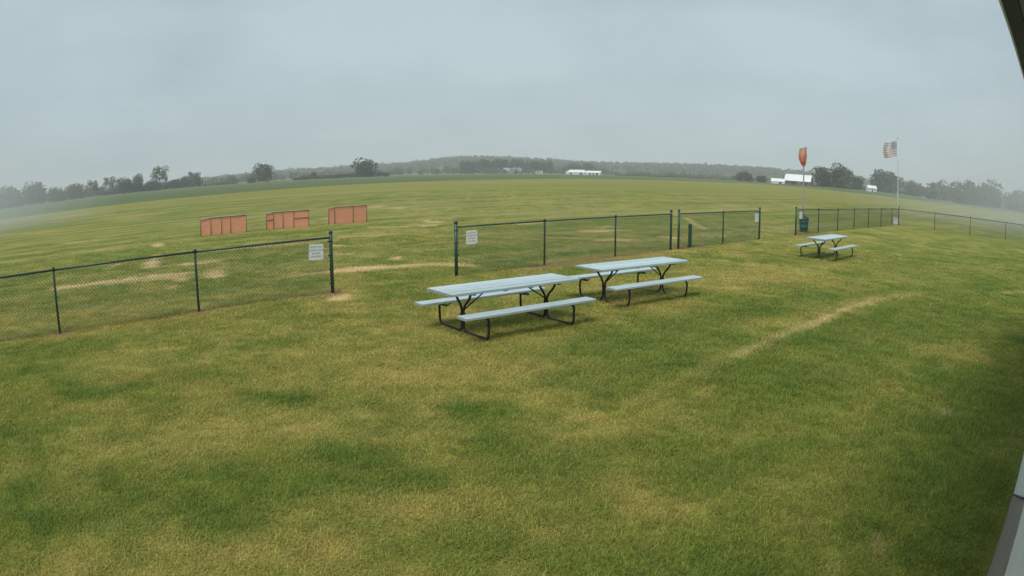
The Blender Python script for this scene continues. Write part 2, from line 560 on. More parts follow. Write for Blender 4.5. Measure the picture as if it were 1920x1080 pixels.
nt.links.new(f1.outputs[0], bp.inputs['Height'])
nt.links.new(bp.outputs[0], P.inputs['Normal'])
ground = link('ground', me, gm)
tag(ground, kind='structure')


# ------------------------------------------------------------------ grass blades on the lawn
def clump_mesh(seed, blades):
    r = random.Random(seed)
    V_, F_ = [], []
    for _ in range(blades):
        a, d = r.random() * 6.283, 0.075 * math.sqrt(r.random())
        bx, by = d * math.cos(a), d * math.sin(a)
        h = r.uniform(0.022, 0.050)
        w = r.uniform(0.0016, 0.0030)
        lean = r.uniform(0.3, 1.6)
        q = r.random() * 6.283
        dx, dy = math.cos(q), math.sin(q)
        px, py = -dy * w, dx * w
        b = len(V_)
        for t, k in ((0, 1.0), (0.55, 0.85), (1.0, 0.12)):
            off = lean * h * t * t
            z = h * t * (1 - 0.22 * lean * t)
            for sgn in (-1, 1):
                V_.append((bx + dx * off + sgn * px * k, by + dy * off + sgn * py * k, z - 0.006))
        F_ += [(b, b + 1, b + 3, b + 2), (b + 2, b + 3, b + 5, b + 4)]
    me = bpy.data.meshes.new('grass_clump')
    me.from_pydata(V_, [], F_)
    me.update()
    return me


bm_ = bpy.data.materials.new('grass_blade')
bm_.use_nodes = True
nt = bm_.node_tree
P = nt.nodes['Principled BSDF']
P.inputs['Roughness'].default_value = 0.6
P.inputs['Specular IOR Level'].default_value = 0.25
col = turf_nodes(nt, 'INSTANCER')
rnd = N(nt, 'ShaderNodeAttribute', attribute_type='INSTANCER', attribute_name='shade').outputs['Fac']
geo = N(nt, 'ShaderNodeNewGeometry')
isl = mathn(nt, 'ADD', mathn(nt, 'MULTIPLY', geo.outputs['Random Per Island'], 0.9), 0.85)
col = scale_col(nt, col, mathn(nt, 'MULTIPLY', isl, rnd))
nt.links.new(col, P.inputs['Base Color'])
tr = N(nt, 'ShaderNodeBsdfTranslucent')
nt.links.new(col, tr.inputs['Color'])
ms = N(nt, 'ShaderNodeMixShader')
ms.inputs[0].default_value = 0.45
nt.links.new(P.outputs[0], ms.inputs[1])
nt.links.new(tr.outputs[0], ms.inputs[2])
nt.links.new(ms.outputs[0], nt.nodes['Material Output'].inputs['Surface'])

clumps = []
for k in range(5):
    m_ = clump_mesh(100 + k, 16)
    m_.materials.append(bm_)
    clumps.append(bpy.data.objects.new('grass_clump', m_))     # not linked: only a shape for the blades

# points, thinner with distance
pts = []
for lo, hi in ((2.0, 4), (4, 6), (6, 9), (9, 13), (13, 18), (18, 26), (26, 40)):
    rm = (lo + hi) / 2
    den = 520 * min(1.0, (5.5 / rm) ** 1.7)
    az0, az1 = R(-60), R(60)
    n = int(den * 0.5 * (az1 - az0) * (hi * hi - lo * lo))
    rr = np.sqrt(rng.uniform(lo * lo, hi * hi, n))
    aa = rng.uniform(az0, az1, n)
    pts.append(np.stack([np.sin(aa) * rr, np.cos(aa) * rr, rr], 1))
pts = np.concatenate(pts)
tt = -pts[:, 0] * math.cos(LINE) + pts[:, 1] * math.sin(LINE)
pts = pts[tt > -0.02]
px_, py_, pr_ = pts.T
dry, bare, lush, soil = lawn(px_, py_)
keep = rng.random(len(px_)) > np.maximum(np.maximum(bare * 0.8, soil * 0.92), np.clip((pr_ - 14) / 24, 0, 1) ** 0.7)
px_, py_, pr_, dry, bare, lush, soil = (q[keep] for q in (px_, py_, pr_, dry, bare, lush, soil))
ix = np.clip(np.searchsorted(gx, px_) - 1, 0, nx - 2)
iy = np.clip(np.searchsorted(gy, py_) - 1, 0, ny - 2)
Z = gz.reshape(ny, nx)
wx = (px_ - gx[ix]) / (gx[ix + 1] - gx[ix])
wy = (py_ - gy[iy]) / (gy[iy + 1] - gy[iy])
pz_ = (Z[iy, ix] * (1 - wx) + Z[iy, ix + 1] * wx) * (1 - wy) + (Z[iy + 1, ix] * (1 - wx) + Z[iy + 1, ix + 1] * wx) * wy
npt = len(px_)
gme = bpy.data.meshes.new('grass')
gme.vertices.add(npt)
gme.vertices.foreach_set('co', np.stack([px_, py_, pz_], 1).astype(np.float32).ravel())
tall = 0.75 + 0.6 * fbm(px_ * 1.3, py_ * 1.3, 55, 3) + 0.35 * lush - 0.2 * dry
hs = np.clip((pr_ / 5.5) ** 0.75, 1.0, 4.5)
vals = dict(dry=np.clip(dry + rng.normal(0, 0.16, npt), 0, 1), bare=bare, lush=np.clip(lush + rng.normal(0, .12, npt), 0, 1), soil=soil * 0.5,
            shade=rng.uniform(0.70, 1.35, npt), size=hs, tall=np.where(rng.random(npt) < .025, 1.55, 1.0) * np.clip(tall, .5, 1.5) * np.minimum(hs, 1.15) / hs, spin=rng.uniform(0, 6.283, npt))
for k, q in vals.items():
    gme.attributes.new(k, 'FLOAT', 'POINT').data.foreach_set('value', q.astype(np.float32))
pick = gme.attributes.new('pick', 'INT', 'POINT')
pick.data.foreach_set('value', rng.integers(0, 5, npt).astype(np.int32))
grass = link('grass', gme)
tag(grass, 'short mown grass blades covering the whole near lawn', 'grass', kind='stuff')
ng = bpy.data.node_groups.new('grass_blades', 'GeometryNodeTree')
ng.interface.new_socket('Geometry', in_out='INPUT', socket_type='NodeSocketGeometry')
ng.interface.new_socket('Geometry', in_out='OUTPUT', socket_type='NodeSocketGeometry')
gi, go = N(ng, 'NodeGroupInput'), N(ng, 'NodeGroupOutput')
iop = N(ng, 'GeometryNodeInstanceOnPoints')
ng.links.new(gi.outputs[0], iop.inputs['Points'])
gi_join = N(ng, 'GeometryNodeJoinGeometry')
for ob in reversed(clumps):
    oi = N(ng, 'GeometryNodeObjectInfo')
    oi.inputs['Object'].default_value = ob
    oi.inputs['As Instance'].default_value = True
    ng.links.new(oi.outputs['Geometry'], gi_join.inputs[0])
ng.links.new(gi_join.outputs[0], iop.inputs['Instance'])
iop.inputs['Pick Instance'].default_value = True


def named(nm, typ):
    n = N(ng, 'GeometryNodeInputNamedAttribute', data_type=typ)
    n.inputs['Name'].default_value = nm
    return n.outputs['Attribute']


ng.links.new(named('pick', 'INT'), iop.inputs['Instance Index'])
cr = N(ng, 'ShaderNodeCombineXYZ')
ng.links.new(named('spin', 'FLOAT'), cr.inputs['Z'])
e2r = N(ng, 'FunctionNodeEulerToRotation')
ng.links.new(cr.outputs[0], e2r.inputs[0])
ng.links.new(e2r.outputs[0], iop.inputs['Rotation'])
cs = N(ng, 'ShaderNodeCombineXYZ')
sz = named('size', 'FLOAT')
mz = N(ng, 'ShaderNodeMath', operation='MULTIPLY')
ng.links.new(sz, mz.inputs[0])
ng.links.new(named('tall', 'FLOAT'), mz.inputs[1])
ng.links.new(sz, cs.inputs['X'])
ng.links.new(sz, cs.inputs['Y'])
ng.links.new(mz.outputs[0], cs.inputs['Z'])
ng.links.new(cs.outputs[0], iop.inputs['Scale'])
ng.links.new(iop.outputs[0], go.inputs[0])
grass.modifiers.new('grass_blades', 'NODES').node_group = ng

# ------------------------------------------------------------------ crop field round the airfield
EDGE = [(-130, 0), (-112, 45), (-88, 85), (-70, 110), (-58, 132), (-48, 152), (-37, 173), (-20, 197), (0, 223), (29, 261), (66, 281),
        (102, 315), (140, 334), (141, 280), (131, 221), (133, 187), (140, 150), (150, 110)]
bnd = []
for (x0, y0), (x1, y1) in zip(EDGE[:-1], EDGE[1:]):
    k = max(2, int(math.hypot(x1 - x0, y1 - y0) / 6))
    for j in range(k):
        bnd.append((x0 + (x1 - x0) * j / k, y0 + (y1 - y0) * j / k))
bnd.append(EDGE[-1])
V_, F_ = [], []
rows = 12
for i, (bx, by) in enumerate(bnd):
    r_, a_ = math.hypot(bx, by), math.atan2(bx, by)
    V_.append((bx * (1 - 2.0 / r_), by * (1 - 2.0 / r_), -0.06))
    for j in range(rows):
        rr = r_ + (760 - r_) * (j / (rows - 1)) ** 2.4 + (2.0 if j == 0 else 4.0 * (1 - j / rows))
        V_.append((math.sin(a_) * rr, math.cos(a_) * rr, 0.22 + random.uniform(-.05, .05) if j else 0.09))
st_ = rows + 1
for i in range(len(bnd) - 1):
    for j in range(rows):
        a = i * st_ + j
        F_.append((a, a + st_, a + st_ + 1, a + 1))
me = bpy.data.meshes.new('crop_field')
me.from_pydata(V_, [], F_)
me.update()
crop_m = mat('young_crop', (0.088, 0.120, 0.050), 0.9, color2=(0.115, 0.138, 0.062), scale=0.05, bump=0.3, bscale=0.8, spec=0.1)
tag(link('crop_field', me, crop_m), kind='structure')

# ------------------------------------------------------------------ wooded hill on the horizon
# azimuth, elevation angle of the treetops
RIDGE = [(-60, .45), (-40, .45), (-32, .45), (-27.2, .5), (-24.2, .6), (-19.4, .78), (-16.6, .76), (-11.9, .9), (-9.1, .98), (-7.3, 1.16), (-5.9, 1.34), (-3.6, 1.42), (-.4, 1.36),
         (1.8, 1.26), (4.6, 1.06), (7.3, .97), (11, 1.0), (15.6, 1.08), (19.4, 1.12), (22.3, 1.1), (25.2, 1.05), (27.2, .98), (30, .85), (34, .68), (40, .5), (60, .4)]
RA = np.array([q[0] for q in RIDGE])
RE = np.array([q[1] for q in RIDGE])
RR = 1750.0


def hill_z(az, r):
    top = CAM_H + RR * np.tan(np.radians(np.interp(az, RA, RE))) - 13.0
    k = np.clip((r - 1120) / (RR - 1120), 0, 1)
    k = k * k * (3 - 2 * k)
    b = np.clip((r - RR) / 1200, 0, 1)
    return np.maximum(top, 0) * k * (1 - 0.8 * b) - 0.3


azs = np.linspace(-60, 60, 121)
rs = np.array([1100, 1150, 1250, 1350, 1450, 1550, 1650, 1750, 1900, 2300, 3000])
A_, R_ = np.meshgrid(azs, rs)
Zh = hill_z(A_, R_) + 0.4
Zh[0] = -0.5
Zh[-1] = -0.5
V_ = np.stack([np.sin(np.radians(A_)) * R_, np.cos(np.radians(A_)) * R_, Zh], -1).reshape(-1, 3)
na = len(azs)
F_ = [(i * na + j, (i + 1) * na + j, (i + 1) * na + j + 1, i * na + j + 1) for i in range(len(rs) - 1) for j in range(na - 1)]
me = bpy.data.meshes.new('hill')
me.from_pydata(V_.tolist(), [], F_)
me.update()
tag(link('hill', me, mat('hill_ground', (0.05, 0.075, 0.03), 0.95, var=0.3, scale=0.01)), kind='structure')


def leaf_mat(name, c, c2, scale=0.35):
    m = mat(name, c, 0.75, spec=0.15, color2=c2, scale=scale)
    nt = m.node_tree
    p = nt.nodes['Principled BSDF']
    src = p.inputs['Base Color'].links[0].from_socket
    g = N(nt, 'ShaderNodeNewGeometry')
    f = mathn(nt, 'ADD', mathn(nt, 'MULTIPLY', g.outputs['Random Per Island'], 0.7), 0.65)
    nt.links.new(scale_col(nt, src, f), p.inputs['Base Color'])
    return m


LEAF = [leaf_mat('leaf_mid', (0.060, 0.086, 0.030), (0.038, 0.060, 0.024)),
        leaf_mat('leaf_dark', (0.040, 0.060, 0.026), (0.027, 0.043, 0.021)),
        leaf_mat('leaf_pale', (0.095, 0.120, 0.050), (0.060, 0.085, 0.036)),
        leaf_mat('leaf_grey', (0.075, 0.095, 0.050), (0.050, 0.068, 0.038))]
BARK = mat('bark', (0.10, 0.085, 0.065), 0.9, var=0.4, scale=1.5, spec=0.1)


def leaf_cloud(cent, rad, n, size, g, flat=0.8):
    """n leaf-clump quads on and in an ellipsoid: returns verts (4n,3)"""
    d = g.normal(size=(n, 3))
    d /= np.linalg.norm(d, axis=1)[:, None]
    k = g.uniform(0.55, 1.05, n) ** 0.6
    c = cent + d * rad * k[:, None]
    t = g.normal(size=(n, 3))
    nrm = d * 0.9 + g.normal(size=(n, 3)) * 0.6
    a = np.cross(nrm, t)
    a /= np.linalg.norm(a, axis=1)[:, None] + 1e-9
    b = np.cross(nrm, a)
    b /= np.linalg.norm(b, axis=1)[:, None] + 1e-9
    s = size * g.uniform(0.6, 1.4, n)[:, None]
    q = np.stack([c - a * s, c - b * s * flat, c + a * s * g.uniform(.7, 1.1, (n, 1)), c + b * s * flat], 1)
    return q.reshape(-1, 3)


def quads_mesh(name, V):
    me = bpy.data.meshes.new(name)
    n = len(V) // 4
    me.vertices.add(len(V))
    me.vertices.foreach_set('co', V.astype(np.float32).ravel())
    me.loops.add(n * 4)
    me.loops.foreach_set('vertex_index', np.arange(n * 4, dtype=np.int32))
    me.polygons.add(n)
    me.polygons.foreach_set('loop_start', (np.arange(n) * 4).astype(np.int32))
    me.update(calc_edges=True)
    return me


# the wood on the hill: nobody could count it
fg = np.random.default_rng(5)
VV = []
for _ in range(4200):
    az = fg.uniform(-50, 50)
    u = fg.random()
    r = 1180 + (RR + 30 - 1180) * math.sqrt(u)
    z = float(hill_z(np.array(az), np.array(r)))
    h = fg.uniform(8, 14.5) if fg.random() > 0.06 else fg.uniform(14, 17)
    w = fg.uniform(4.2, 7.5)
    c = np.array([math.sin(R(az)) * r, math.cos(R(az)) * r, z + h * 0.56])
    VV.append(leaf_cloud(c, np.array([w, w, h * 0.42]), 34, 1.9, fg))
wood = link('hill_wood', quads_mesh('hill_wood', np.concatenate(VV)), LEAF[3])
tag(wood, 'hazy grey-green wood covering the long low hill on the horizon', 'wood', kind='stuff')
VV = []
for _ in range(620):                                     # the nearer belt at the foot of the hill
    az = fg.uniform(-31, 23)
    r = fg.uniform(840, 1080)
    pk = math.sin(az * 1.9) * 0.5 + math.sin(az * 4.3 + 1) * 0.5
    h = (7.0 + 2.4 * pk + fg.uniform(-1.5, 3.5)) * r / 900
    if az > 8:
        h *= 0.55
    w = fg.uniform(2.6, 5.0)
    c = np.array([math.sin(R(az)) * r, math.cos(R(az)) * r, h * 0.52])
    VV.append(leaf_cloud(c, np.array([w, w, h * 0.46]), 50, 1.0, fg))
belt = link('tree_belt', quads_mesh('tree_belt', np.concatenate(VV)), LEAF[2])
tag(belt, 'low hazy belt of trees and scrub at the foot of the hill', 'tree belt', kind='stuff')


# ------------------------------------------------------------------ single trees
def tree(az, D, H, W, label, leaf=0, style='round', seed=0, cat='tree', group=None, name='broadleaf_tree', z0=0.1):
    g = np.random.default_rng(1000 + seed)
    t = empty(name, pol(az, D, z0), R(-az))
    tag(t, label, cat, group)
    low = {'round': 0.08, 'open': 0.32, 'low': 0.0, 'tall': 0.06}[style]
    fork = H * (low + 0.10)
    tr = MB()
    tr.tube([(0, 0, -0.3), (0.1, 0, fork * 0.5), (g.uniform(-.3, .3), 0, fork), (g.uniform(-.5, .5), g.uniform(-.5, .5), H * 0.72)],
            [H * 0.022, H * 0.018, H * 0.015, H * 0.004], 7)
    tr.build('trunk', BARK, t)
    nl = {'round': 13, 'open': 10, 'low': 12, 'tall': 11}[style]
    VV = []
    limbs = 0
    for k in range(nl):
        a = k * 2.4 + g.uniform(-.5, .5)
        hh = low + (1 - low) * (0.12 + 0.74 * (k + g.uniform(0, .8)) / nl)
        # crown half width at this height
        q = (hh - low) / (1 - low)
        prof = math.sin(math.pi * min(1, max(0.08, q * 0.86 + 0.10))) ** 0.7
        if style == 'tall':
            prof *= 0.9 - 0.35 * q
        rad = W / 2 * prof * g.uniform(.40, .80)
        c = np.array([math.cos(a) * rad, math.sin(a) * rad, hh * H])
        s = W * g.uniform(.16, .28) * (0.75 if style == 'open' else 1.0)
        VV.append(leaf_cloud(c, np.array([s, s, s * g.uniform(.6, .95)]), int(105 if style != 'open' else 80), max(.28, W * 0.031), g))
        if limbs < 6 and k % 2 == 0:
            lb = MB()
            st0 = Vector((0, 0, fork * g.uniform(.8, 1.15)))
            en = Vector(c)
            lb.tube([st0, st0.lerp(en, .5) + Vector((0, 0, H * .03)), en], [H * .010, H * .007, H * .003], 5)
            lb.build('limb', BARK, t)
            limbs += 1
    VV.append(leaf_cloud(np.array([0, 0, H * (low + (1 - low) * 0.5)]), np.array([W * .33, W * .33, H * (1 - low) * .40]), int(420 if style != 'open' else 120), max(.3, W * 0.034), g))
    if style != 'open':
        VV.append(leaf_cloud(np.array([0, 0, H * (low + 0.12)]), np.array([W * .36, W * .36, H * .14]), 160, max(.3, W * 0.034), g))
    link('crown', quads_mesh('crown', np.concatenate(VV)), LEAF[leaf], t)
    if style == 'open':
        for _ in range(3):
            b = MB()
            a = g.uniform(0, 6.28)
            p0 = Vector((0, 0, H * .6))
            b.tube([p0, p0 + Vector((math.cos(a) * W * .25, math.sin(a) * W * .2, H * .18)), p0 + Vector((math.cos(a) * W * .42, math.sin(a) * W * .3, H * .38))], [H * .008, H * .005, H * .002], 5)
            b.build('bare_branch', BARK, t)
    return t


D0 = 620.0


def T(az, top, wdeg, label, D=D0, base=None, **kw):
    z0 = 0.15
    H = CAM_H + D * math.tan(R(top)) - z0
    W = D * R(wdeg) * 1.15
    return tree(az, D, H, W, label, z0=z0, **kw)


LG = 'trees in the left treeline'
T(-46.2, 1.30, 3.2, 'broad dim tree at the far left end of the treeline', D=430, leaf=0, seed=1, group=LG)
T(-43.6, 1.45, 2.7, 'rounded dim tree second from the far left end of the treeline', D=440, leaf=1, seed=2, group=LG)
T(-41.4, 0.80, 2.0, 'low spreading tree third from the far left end of the treeline', D=470, leaf=0, seed=3, group=LG)
T(-39.5, 0.98, 2.1, 'squat tree fourth from the far left end of the treeline', D=560, leaf=1, seed=4, group=LG)
T(-37.8, 1.20, 1.4, 'small forked tree left of the pale loose tree in the left treeline', D=600, leaf=1, style='open', seed=5, group=LG)
T(-36.1, 1.36, 1.5, 'pale loose tree with gaps near the middle of the left treeline', leaf=2, style='open', seed=6, group=LG)
T(-34.6, 1.05, 1.7, 'wide square-topped tree between the pale loose tree and a pointed one', leaf=0, seed=7, group=LG)
T(-33.3, 1.40, 1.3, 'narrow pointed tree just left of the tallest tree in the treeline', leaf=1, style='tall', seed=8, group=LG)
T(-32.1, 0.58, 1.1, 'short bushy tree tucked against the left foot of the tallest tree', leaf=1, style='low', seed=9, group=LG)
T(-31.2, 1.88, 1.75, 'tallest tree of the left treeline, open crown above bare trunk', leaf=0, style='open', seed=10, group=LG)
T(-29.8, 0.60, 0.9, 'small dark tree just right of the tallest tree in the treeline', leaf=1, style='low', seed=11, group=LG)
T(-28.9, 0.82, 0.8, 'slim tree second from the right end of the left treeline', leaf=0, style='tall', seed=12, group=LG)
T(-28.0, 1.12, 1.35, 'ragged tree with bare twigs ending the left treeline on its right', leaf=1, style='open', seed=13, group=LG)
T(-24.6, 0.34, 1.5, 'hazy low round tree left of the lone field tree', D=800, leaf=3, style='low', seed=14)
T(-21.6, 1.42, 1.75, 'lone rounded tree standing at the crop edge left of the orange barriers', D=560, leaf=0, seed=15, style='round')
T(-22.7, 0.30, 0.8, 'small bush at the left foot of the lone rounded tree', D=580, leaf=3, style='low', seed=16, cat='bush', name='bush')
T(-17.1, 0.42, 0.7, 'small upright tree rising from the dark hedge', D=600, leaf=1, style='tall', seed=17)
T(-12.65, 1.27, 2.0, 'dense dark round tree at the right end of the hedge', D=560, leaf=1, seed=18)
CG = 'trees of the dark grove by the farm'
T(-3.7, 0.95, 1.6, 'leftmost tree of the dark grove left of the white sheds', D=900, leaf=1, seed=20, group=CG)
T(-2.4, 1.10, 1.5, 'second tree from the left in the dark grove', D=920, leaf=1, seed=21, group=CG)
T(-1.05, 1.05, 1.8, 'third tree from the left in the dark grove', D=900, leaf=1, seed=22, group=CG)
T(0.45, 1.10, 1.5, 'tree of the dark grove standing behind the grey barn', D=930, leaf=1, seed=23, group=CG)
T(1.85, 0.96, 1.5, 'second tree from the right in the dark grove', D=900, leaf=1, seed=24, group=CG)
T(2.9, 1.00, 1.2, 'rightmost tree of the dark grove left of the white sheds', D=910, leaf=1, seed=25, group=CG)
T(5.3, 0.70, 1.4, 'dark tree behind the long white shed', D=950, leaf=1, seed=26)
T(6.5, 0.82, 1.2, 'dark tree behind the short white shed', D=950, leaf=1, seed=27)
T(20.1, 0.47, 1.8, 'broad low bush at the crop edge left of the red barn', D=560, leaf=0, style='low', seed=30, cat='bush', name='bush')
T(21.7, 0.32, 1.0, 'small low bush next to the low white lean-to shed', D=560, leaf=1, style='low', seed=31, cat='bush', name='bush')
T(27.35, 1.50, 2.0, 'dark round tree touching the right end of the red barn', D=520, leaf=1, seed=32)
T(29.05, 1.74, 2.4, 'tall full tree second to the right of the red barn', D=500, leaf=0, seed=33)
T(30.6, 0.92, 1.3, 'smaller tree between the tall full tree and the white house', D=510, leaf=1, seed=34)
T(33.5, 1.55, 3.0, 'wide domed tree behind the flagpole right of the white house', D=500, leaf=1, seed=35)
RG = 'trees at the right edge of the field'
T(36.0, 0.78, 2.2, 'low hazy tree just right of the domed tree behind the flagpole', D=420, leaf=3, seed=36, group=RG)
T(38.5, 0.88, 3.2, 'wide low tree midway along the right hand trees', D=340, leaf=3, style='low', seed=37, group=RG)
T(41.2, 1.40, 3.2, 'left one of the two big dim trees near the right edge', D=265, leaf=0, style='low', seed=38, group=RG)
T(43.6, 1.50, 3.2, 'right one of the two big dim trees near the right edge', D=262, leaf=1, style='low', seed=39, group=RG)
T(46.6, 1.10, 3.0, 'last dim tree at the very right edge of the view', D=255, leaf=0, style='low', seed=40, group=RG)


def hedge(az0, az1, D, h, label, leaf, seed, step=2.2):
    g = np.random.default_rng(seed)
    t = empty('hedgerow', pol((az0 + az1) / 2, D, 0))
    tag(t, label, 'hedge')
    o = np.array(t.location)
    VV, sb = [], MB()
    n = int(D * R(az1 - az0) / step)
    for k in range(n):
        p = np.array(pol(az0 + (az1 - az0) * (k + g.random()) / n, D + g.uniform(-3, 3), 0)) - o
        hh = h * g.uniform(.55, 1.15) * (0.75 + 0.5 * math.sin(k * .23) ** 2)
        w = g.uniform(1.6, 2.6) + .22 * h
        VV.append(leaf_cloud(p + np.array([0, 0, hh * .5]), np.array([w, w, hh * .5]), 90, .35 + .05 * h, g))
        if k % 3 == 0:
            sb.tube([p + np.array([0, 0, -.2]), p + np.array([.2, 0, hh * .7])], [.09, .03], 5)
    link('foliage', quads_mesh('foliage', np.concatenate(VV)), LEAF[leaf], t)
    sb.build('stems', BARK, t)['kind'] = 'stuff'


hedge(-47, -27.3, 640, 8.5, 'dark hedgerow along the foot of the left treeline', 1, 61)
hedge(-27.3, -24.2, 630, 2.4, 'bright green low hedge right of the left treeline', 2, 62)
hedge(-18.9, -10.6, 590, 4.0, 'dark hedgerow running left from the dense round tree', 1, 63)
hedge(26.5, 40.0, 545, 3.0, 'dark low hedge under the trees right of the red barn', 1, 64)
hedge(9.0, 19.0, 640, 1.3, 'thin line of weeds along the far crop edge', 0, 65)

# ------------------------------------------------------------------ farm buildings far off
WHITE = mat('white_paint', (0.78, 0.80, 0.80), 0.6, var=0.12, scale=0.6)
WROOF = mat('white_metal_roof', (0.74, 0.78, 0.78), 0.4, spec=0.5, var=0.1, scale=0.3)
RED = mat('barn_red', (0.17, 0.075, 0.075), 0.8, var=0.3, scale=1.0)
GREYM = mat('grey_metal', (0.30, 0.29, 0.32), 0.6, var=0.2, scale=0.5)
DARK = mat('dark_opening', (0.03, 0.03, 0.035), 0.6)
SASH = mat('window_glass', (0.05, 0.06, 0.07), 0.15, spec=0.6)
WOODP = mat('weathered_pole', (0.16, 0.13, 0.10), 0.9, var=0.3, scale=2.0)


def farm(name, az, D, rz, L, Wd, wall, ridge, wmat, rmat, label, cat, hip=0.0, doors=(), windows=(), over=0.4, gambrel=False, chimney=False):
    """long axis along local x; the near face looks towards -y"""
    t = empty(name, pol(az, D, 0.05), R(-az) + R(rz))
    tag(t, label, cat)
    b = MB()
    x, y = L / 2, Wd / 2
    v = [(-x, -y, 0), (x, -y, 0), (x, y, 0), (-x, y, 0), (-x, -y, wall), (x, -y, wall), (x, y, wall), (-x, y, wall)]
    f = [(0, 1, 5, 4), (1, 2, 6, 5), (2, 3, 7, 6), (3, 0, 4, 7)]
    b.add(v, f)
    if hip == 0:
        v2 = [(-x, -y, wall), (-x, y, wall), (-x, 0, ridge - .1), (x, -y, wall), (x, y, wall), (x, 0, ridge - .1)]
        b.add(v2, [(0, 2, 1), (3, 4, 5)])
    b.build('wall', wmat, t)
    r = MB()
    X, Y = x + over, y + over
    zl = wall - over * 0.35
    th = 0.18
    for sg in (-1, 1):
        prof = [(sg * Y, zl), (0, ridge)] if not gambrel else [(sg * Y, zl), (sg * Y * .62, wall + (ridge - wall) * .68), (0, ridge)]
        for (ya, za), (yb, zb) in zip(prof[:-1], prof[1:]):
            ha = hip if zb == ridge else 0
            hl = hip if za == ridge else 0
            top = [(-X + hl, ya, za + th), (X - hl, ya, za + th), (X - ha, yb, zb + th), (-X + ha, yb, zb + th)]
            bot = [(p[0], p[1], p[2] - th) for p in top]
            r.add(top + bot, [(0, 1, 2, 3), (7, 6, 5, 4), (0, 4, 5, 1), (1, 5, 6, 2), (2, 6, 7, 3), (3, 7, 4, 0)])
    if hip > 0:
        for sg in (-1, 1):
            r.add([(sg * X, -Y, zl + th), (sg * X, Y, zl + th), (sg * (X - hip), 0, ridge + th)], [(0, 1, 2)])
    ro = r.build('roof', rmat, t)
    if chimney:
        MB().box((x * .4, 0, ridge + .3), (.6, .6, 1.6)).build('chimney', RED, ro)
    for dx, w, h in doors:
        MB().box((dx, -y - .05, h / 2), (w, .14, h)).build('door', DARK, t)
    for wx_, wz, w, h in windows:
        fr = MB().box((wx_, -y - .03, wz), (w + .24, .1, h + .24)).build('window', WHITE, t)
        MB().box((wx_, -y - .07, wz), (w, .06, h)).build('pane', SASH, fr)
    return t


farm('barn', 25.15, 500, -14, 21, 11, 3.1, 7.9, RED, WROOF, 'red barn with a large white metal roof', 'barn', doors=((-3, 3.2, 2.8), (6, 2.4, 2.4)), windows=((1.5, 2.0, 1, 1),), gambrel=True)
farm('shed', 23.25, 497, -10, 10.5, 7, 1.8, 3.9, WHITE, WROOF, 'low white lean-to shed at the left end of the red barn', 'shed', doors=((2, 2.2, 1.5),))
farm('shed', 5.55, 700, 6, 23, 12, 2.4, 5.0, WHITE, WROOF, 'long low white shed with hipped white roof far across the crop', 'shed', hip=5, doors=((-7, 2.4, 1.9), (3.5, 3.2, 2.0)), windows=((8, 1.4, 1.4, .9),))
farm('shed', 7.02, 690, -12, 14.5, 9, 2.3, 4.2, WHITE, WROOF, 'short white shed right beside the long white shed', 'shed', doors=((-3.5, 2.0, 1.9), (0.2, 1.6, 1.9), (4, 2.4, 1.9)))
farm('barn', 0.0, 860, 25, 24, 13, 3.2, 7.6, GREYM, GREYM, 'dull grey barn in front of the dark grove', 'barn', doors=((2, 4, 2.8),))
farm('house', 31.9, 470, 20, 7.0, 6, 2.4, 4.2, WHITE, WROOF, 'small white house between the trees left of the flagpole', 'house', windows=((-2, 1.5, .9, 1.1), (2, 1.5, .9, 1.1)), doors=((0, 1.0, 2.0),), chimney=True)
farm('house', 2.3, 880, 10, 9, 6, 2.3, 3.8, WHITE, GREYM, 'tiny white house under the right end of the dark grove', 'house', windows=((-2, 1.4, .9, 1),), doors=((1, 1, 1.9),))


def upole(az, D, h, label):
    t = empty('utility_pole', pol(az, D, 0))
    tag(t, label, 'utility pole', 'utility poles along the far road')
    MB().tube([(0, 0, -.3), (0, 0, h)], [.28, .18], 8).build('post', WOODP, t)
    MB().box((0, 0, h - .7), (2.6, .18, .2)).build('crossarm', WOODP, t)
    for k in (-1.1, -.4, .4, 1.1):
        MB().tube([(k, 0, h - .6), (k, 0, h - .35)], .07, 6).build('insulator', WHITE, t)


upole(12.6, 760, 8.0, 'taller utility pole standing alone right of the white sheds')
upole(8.3, 740, 5.6, 'utility pole close to the right end of the white sheds')
upole(4.25, 740, 6.0, 'utility pole at the left end of the white sheds')

# ------------------------------------------------------------------ chain-link fences
VINYL = mat('green_vinyl', (0.018, 0.060, 0.046), 0.45, spec=0.5, var=0.25, scale=14)
WIRE = mat('green_wire', (0.050, 0.095, 0.064), 0.45, spec=0.5)
STEEL = mat('galvanised', (0.42, 0.45, 0.47), 0.4, metal=0.7, var=0.2, scale=20)
MESH_CACHE = {}


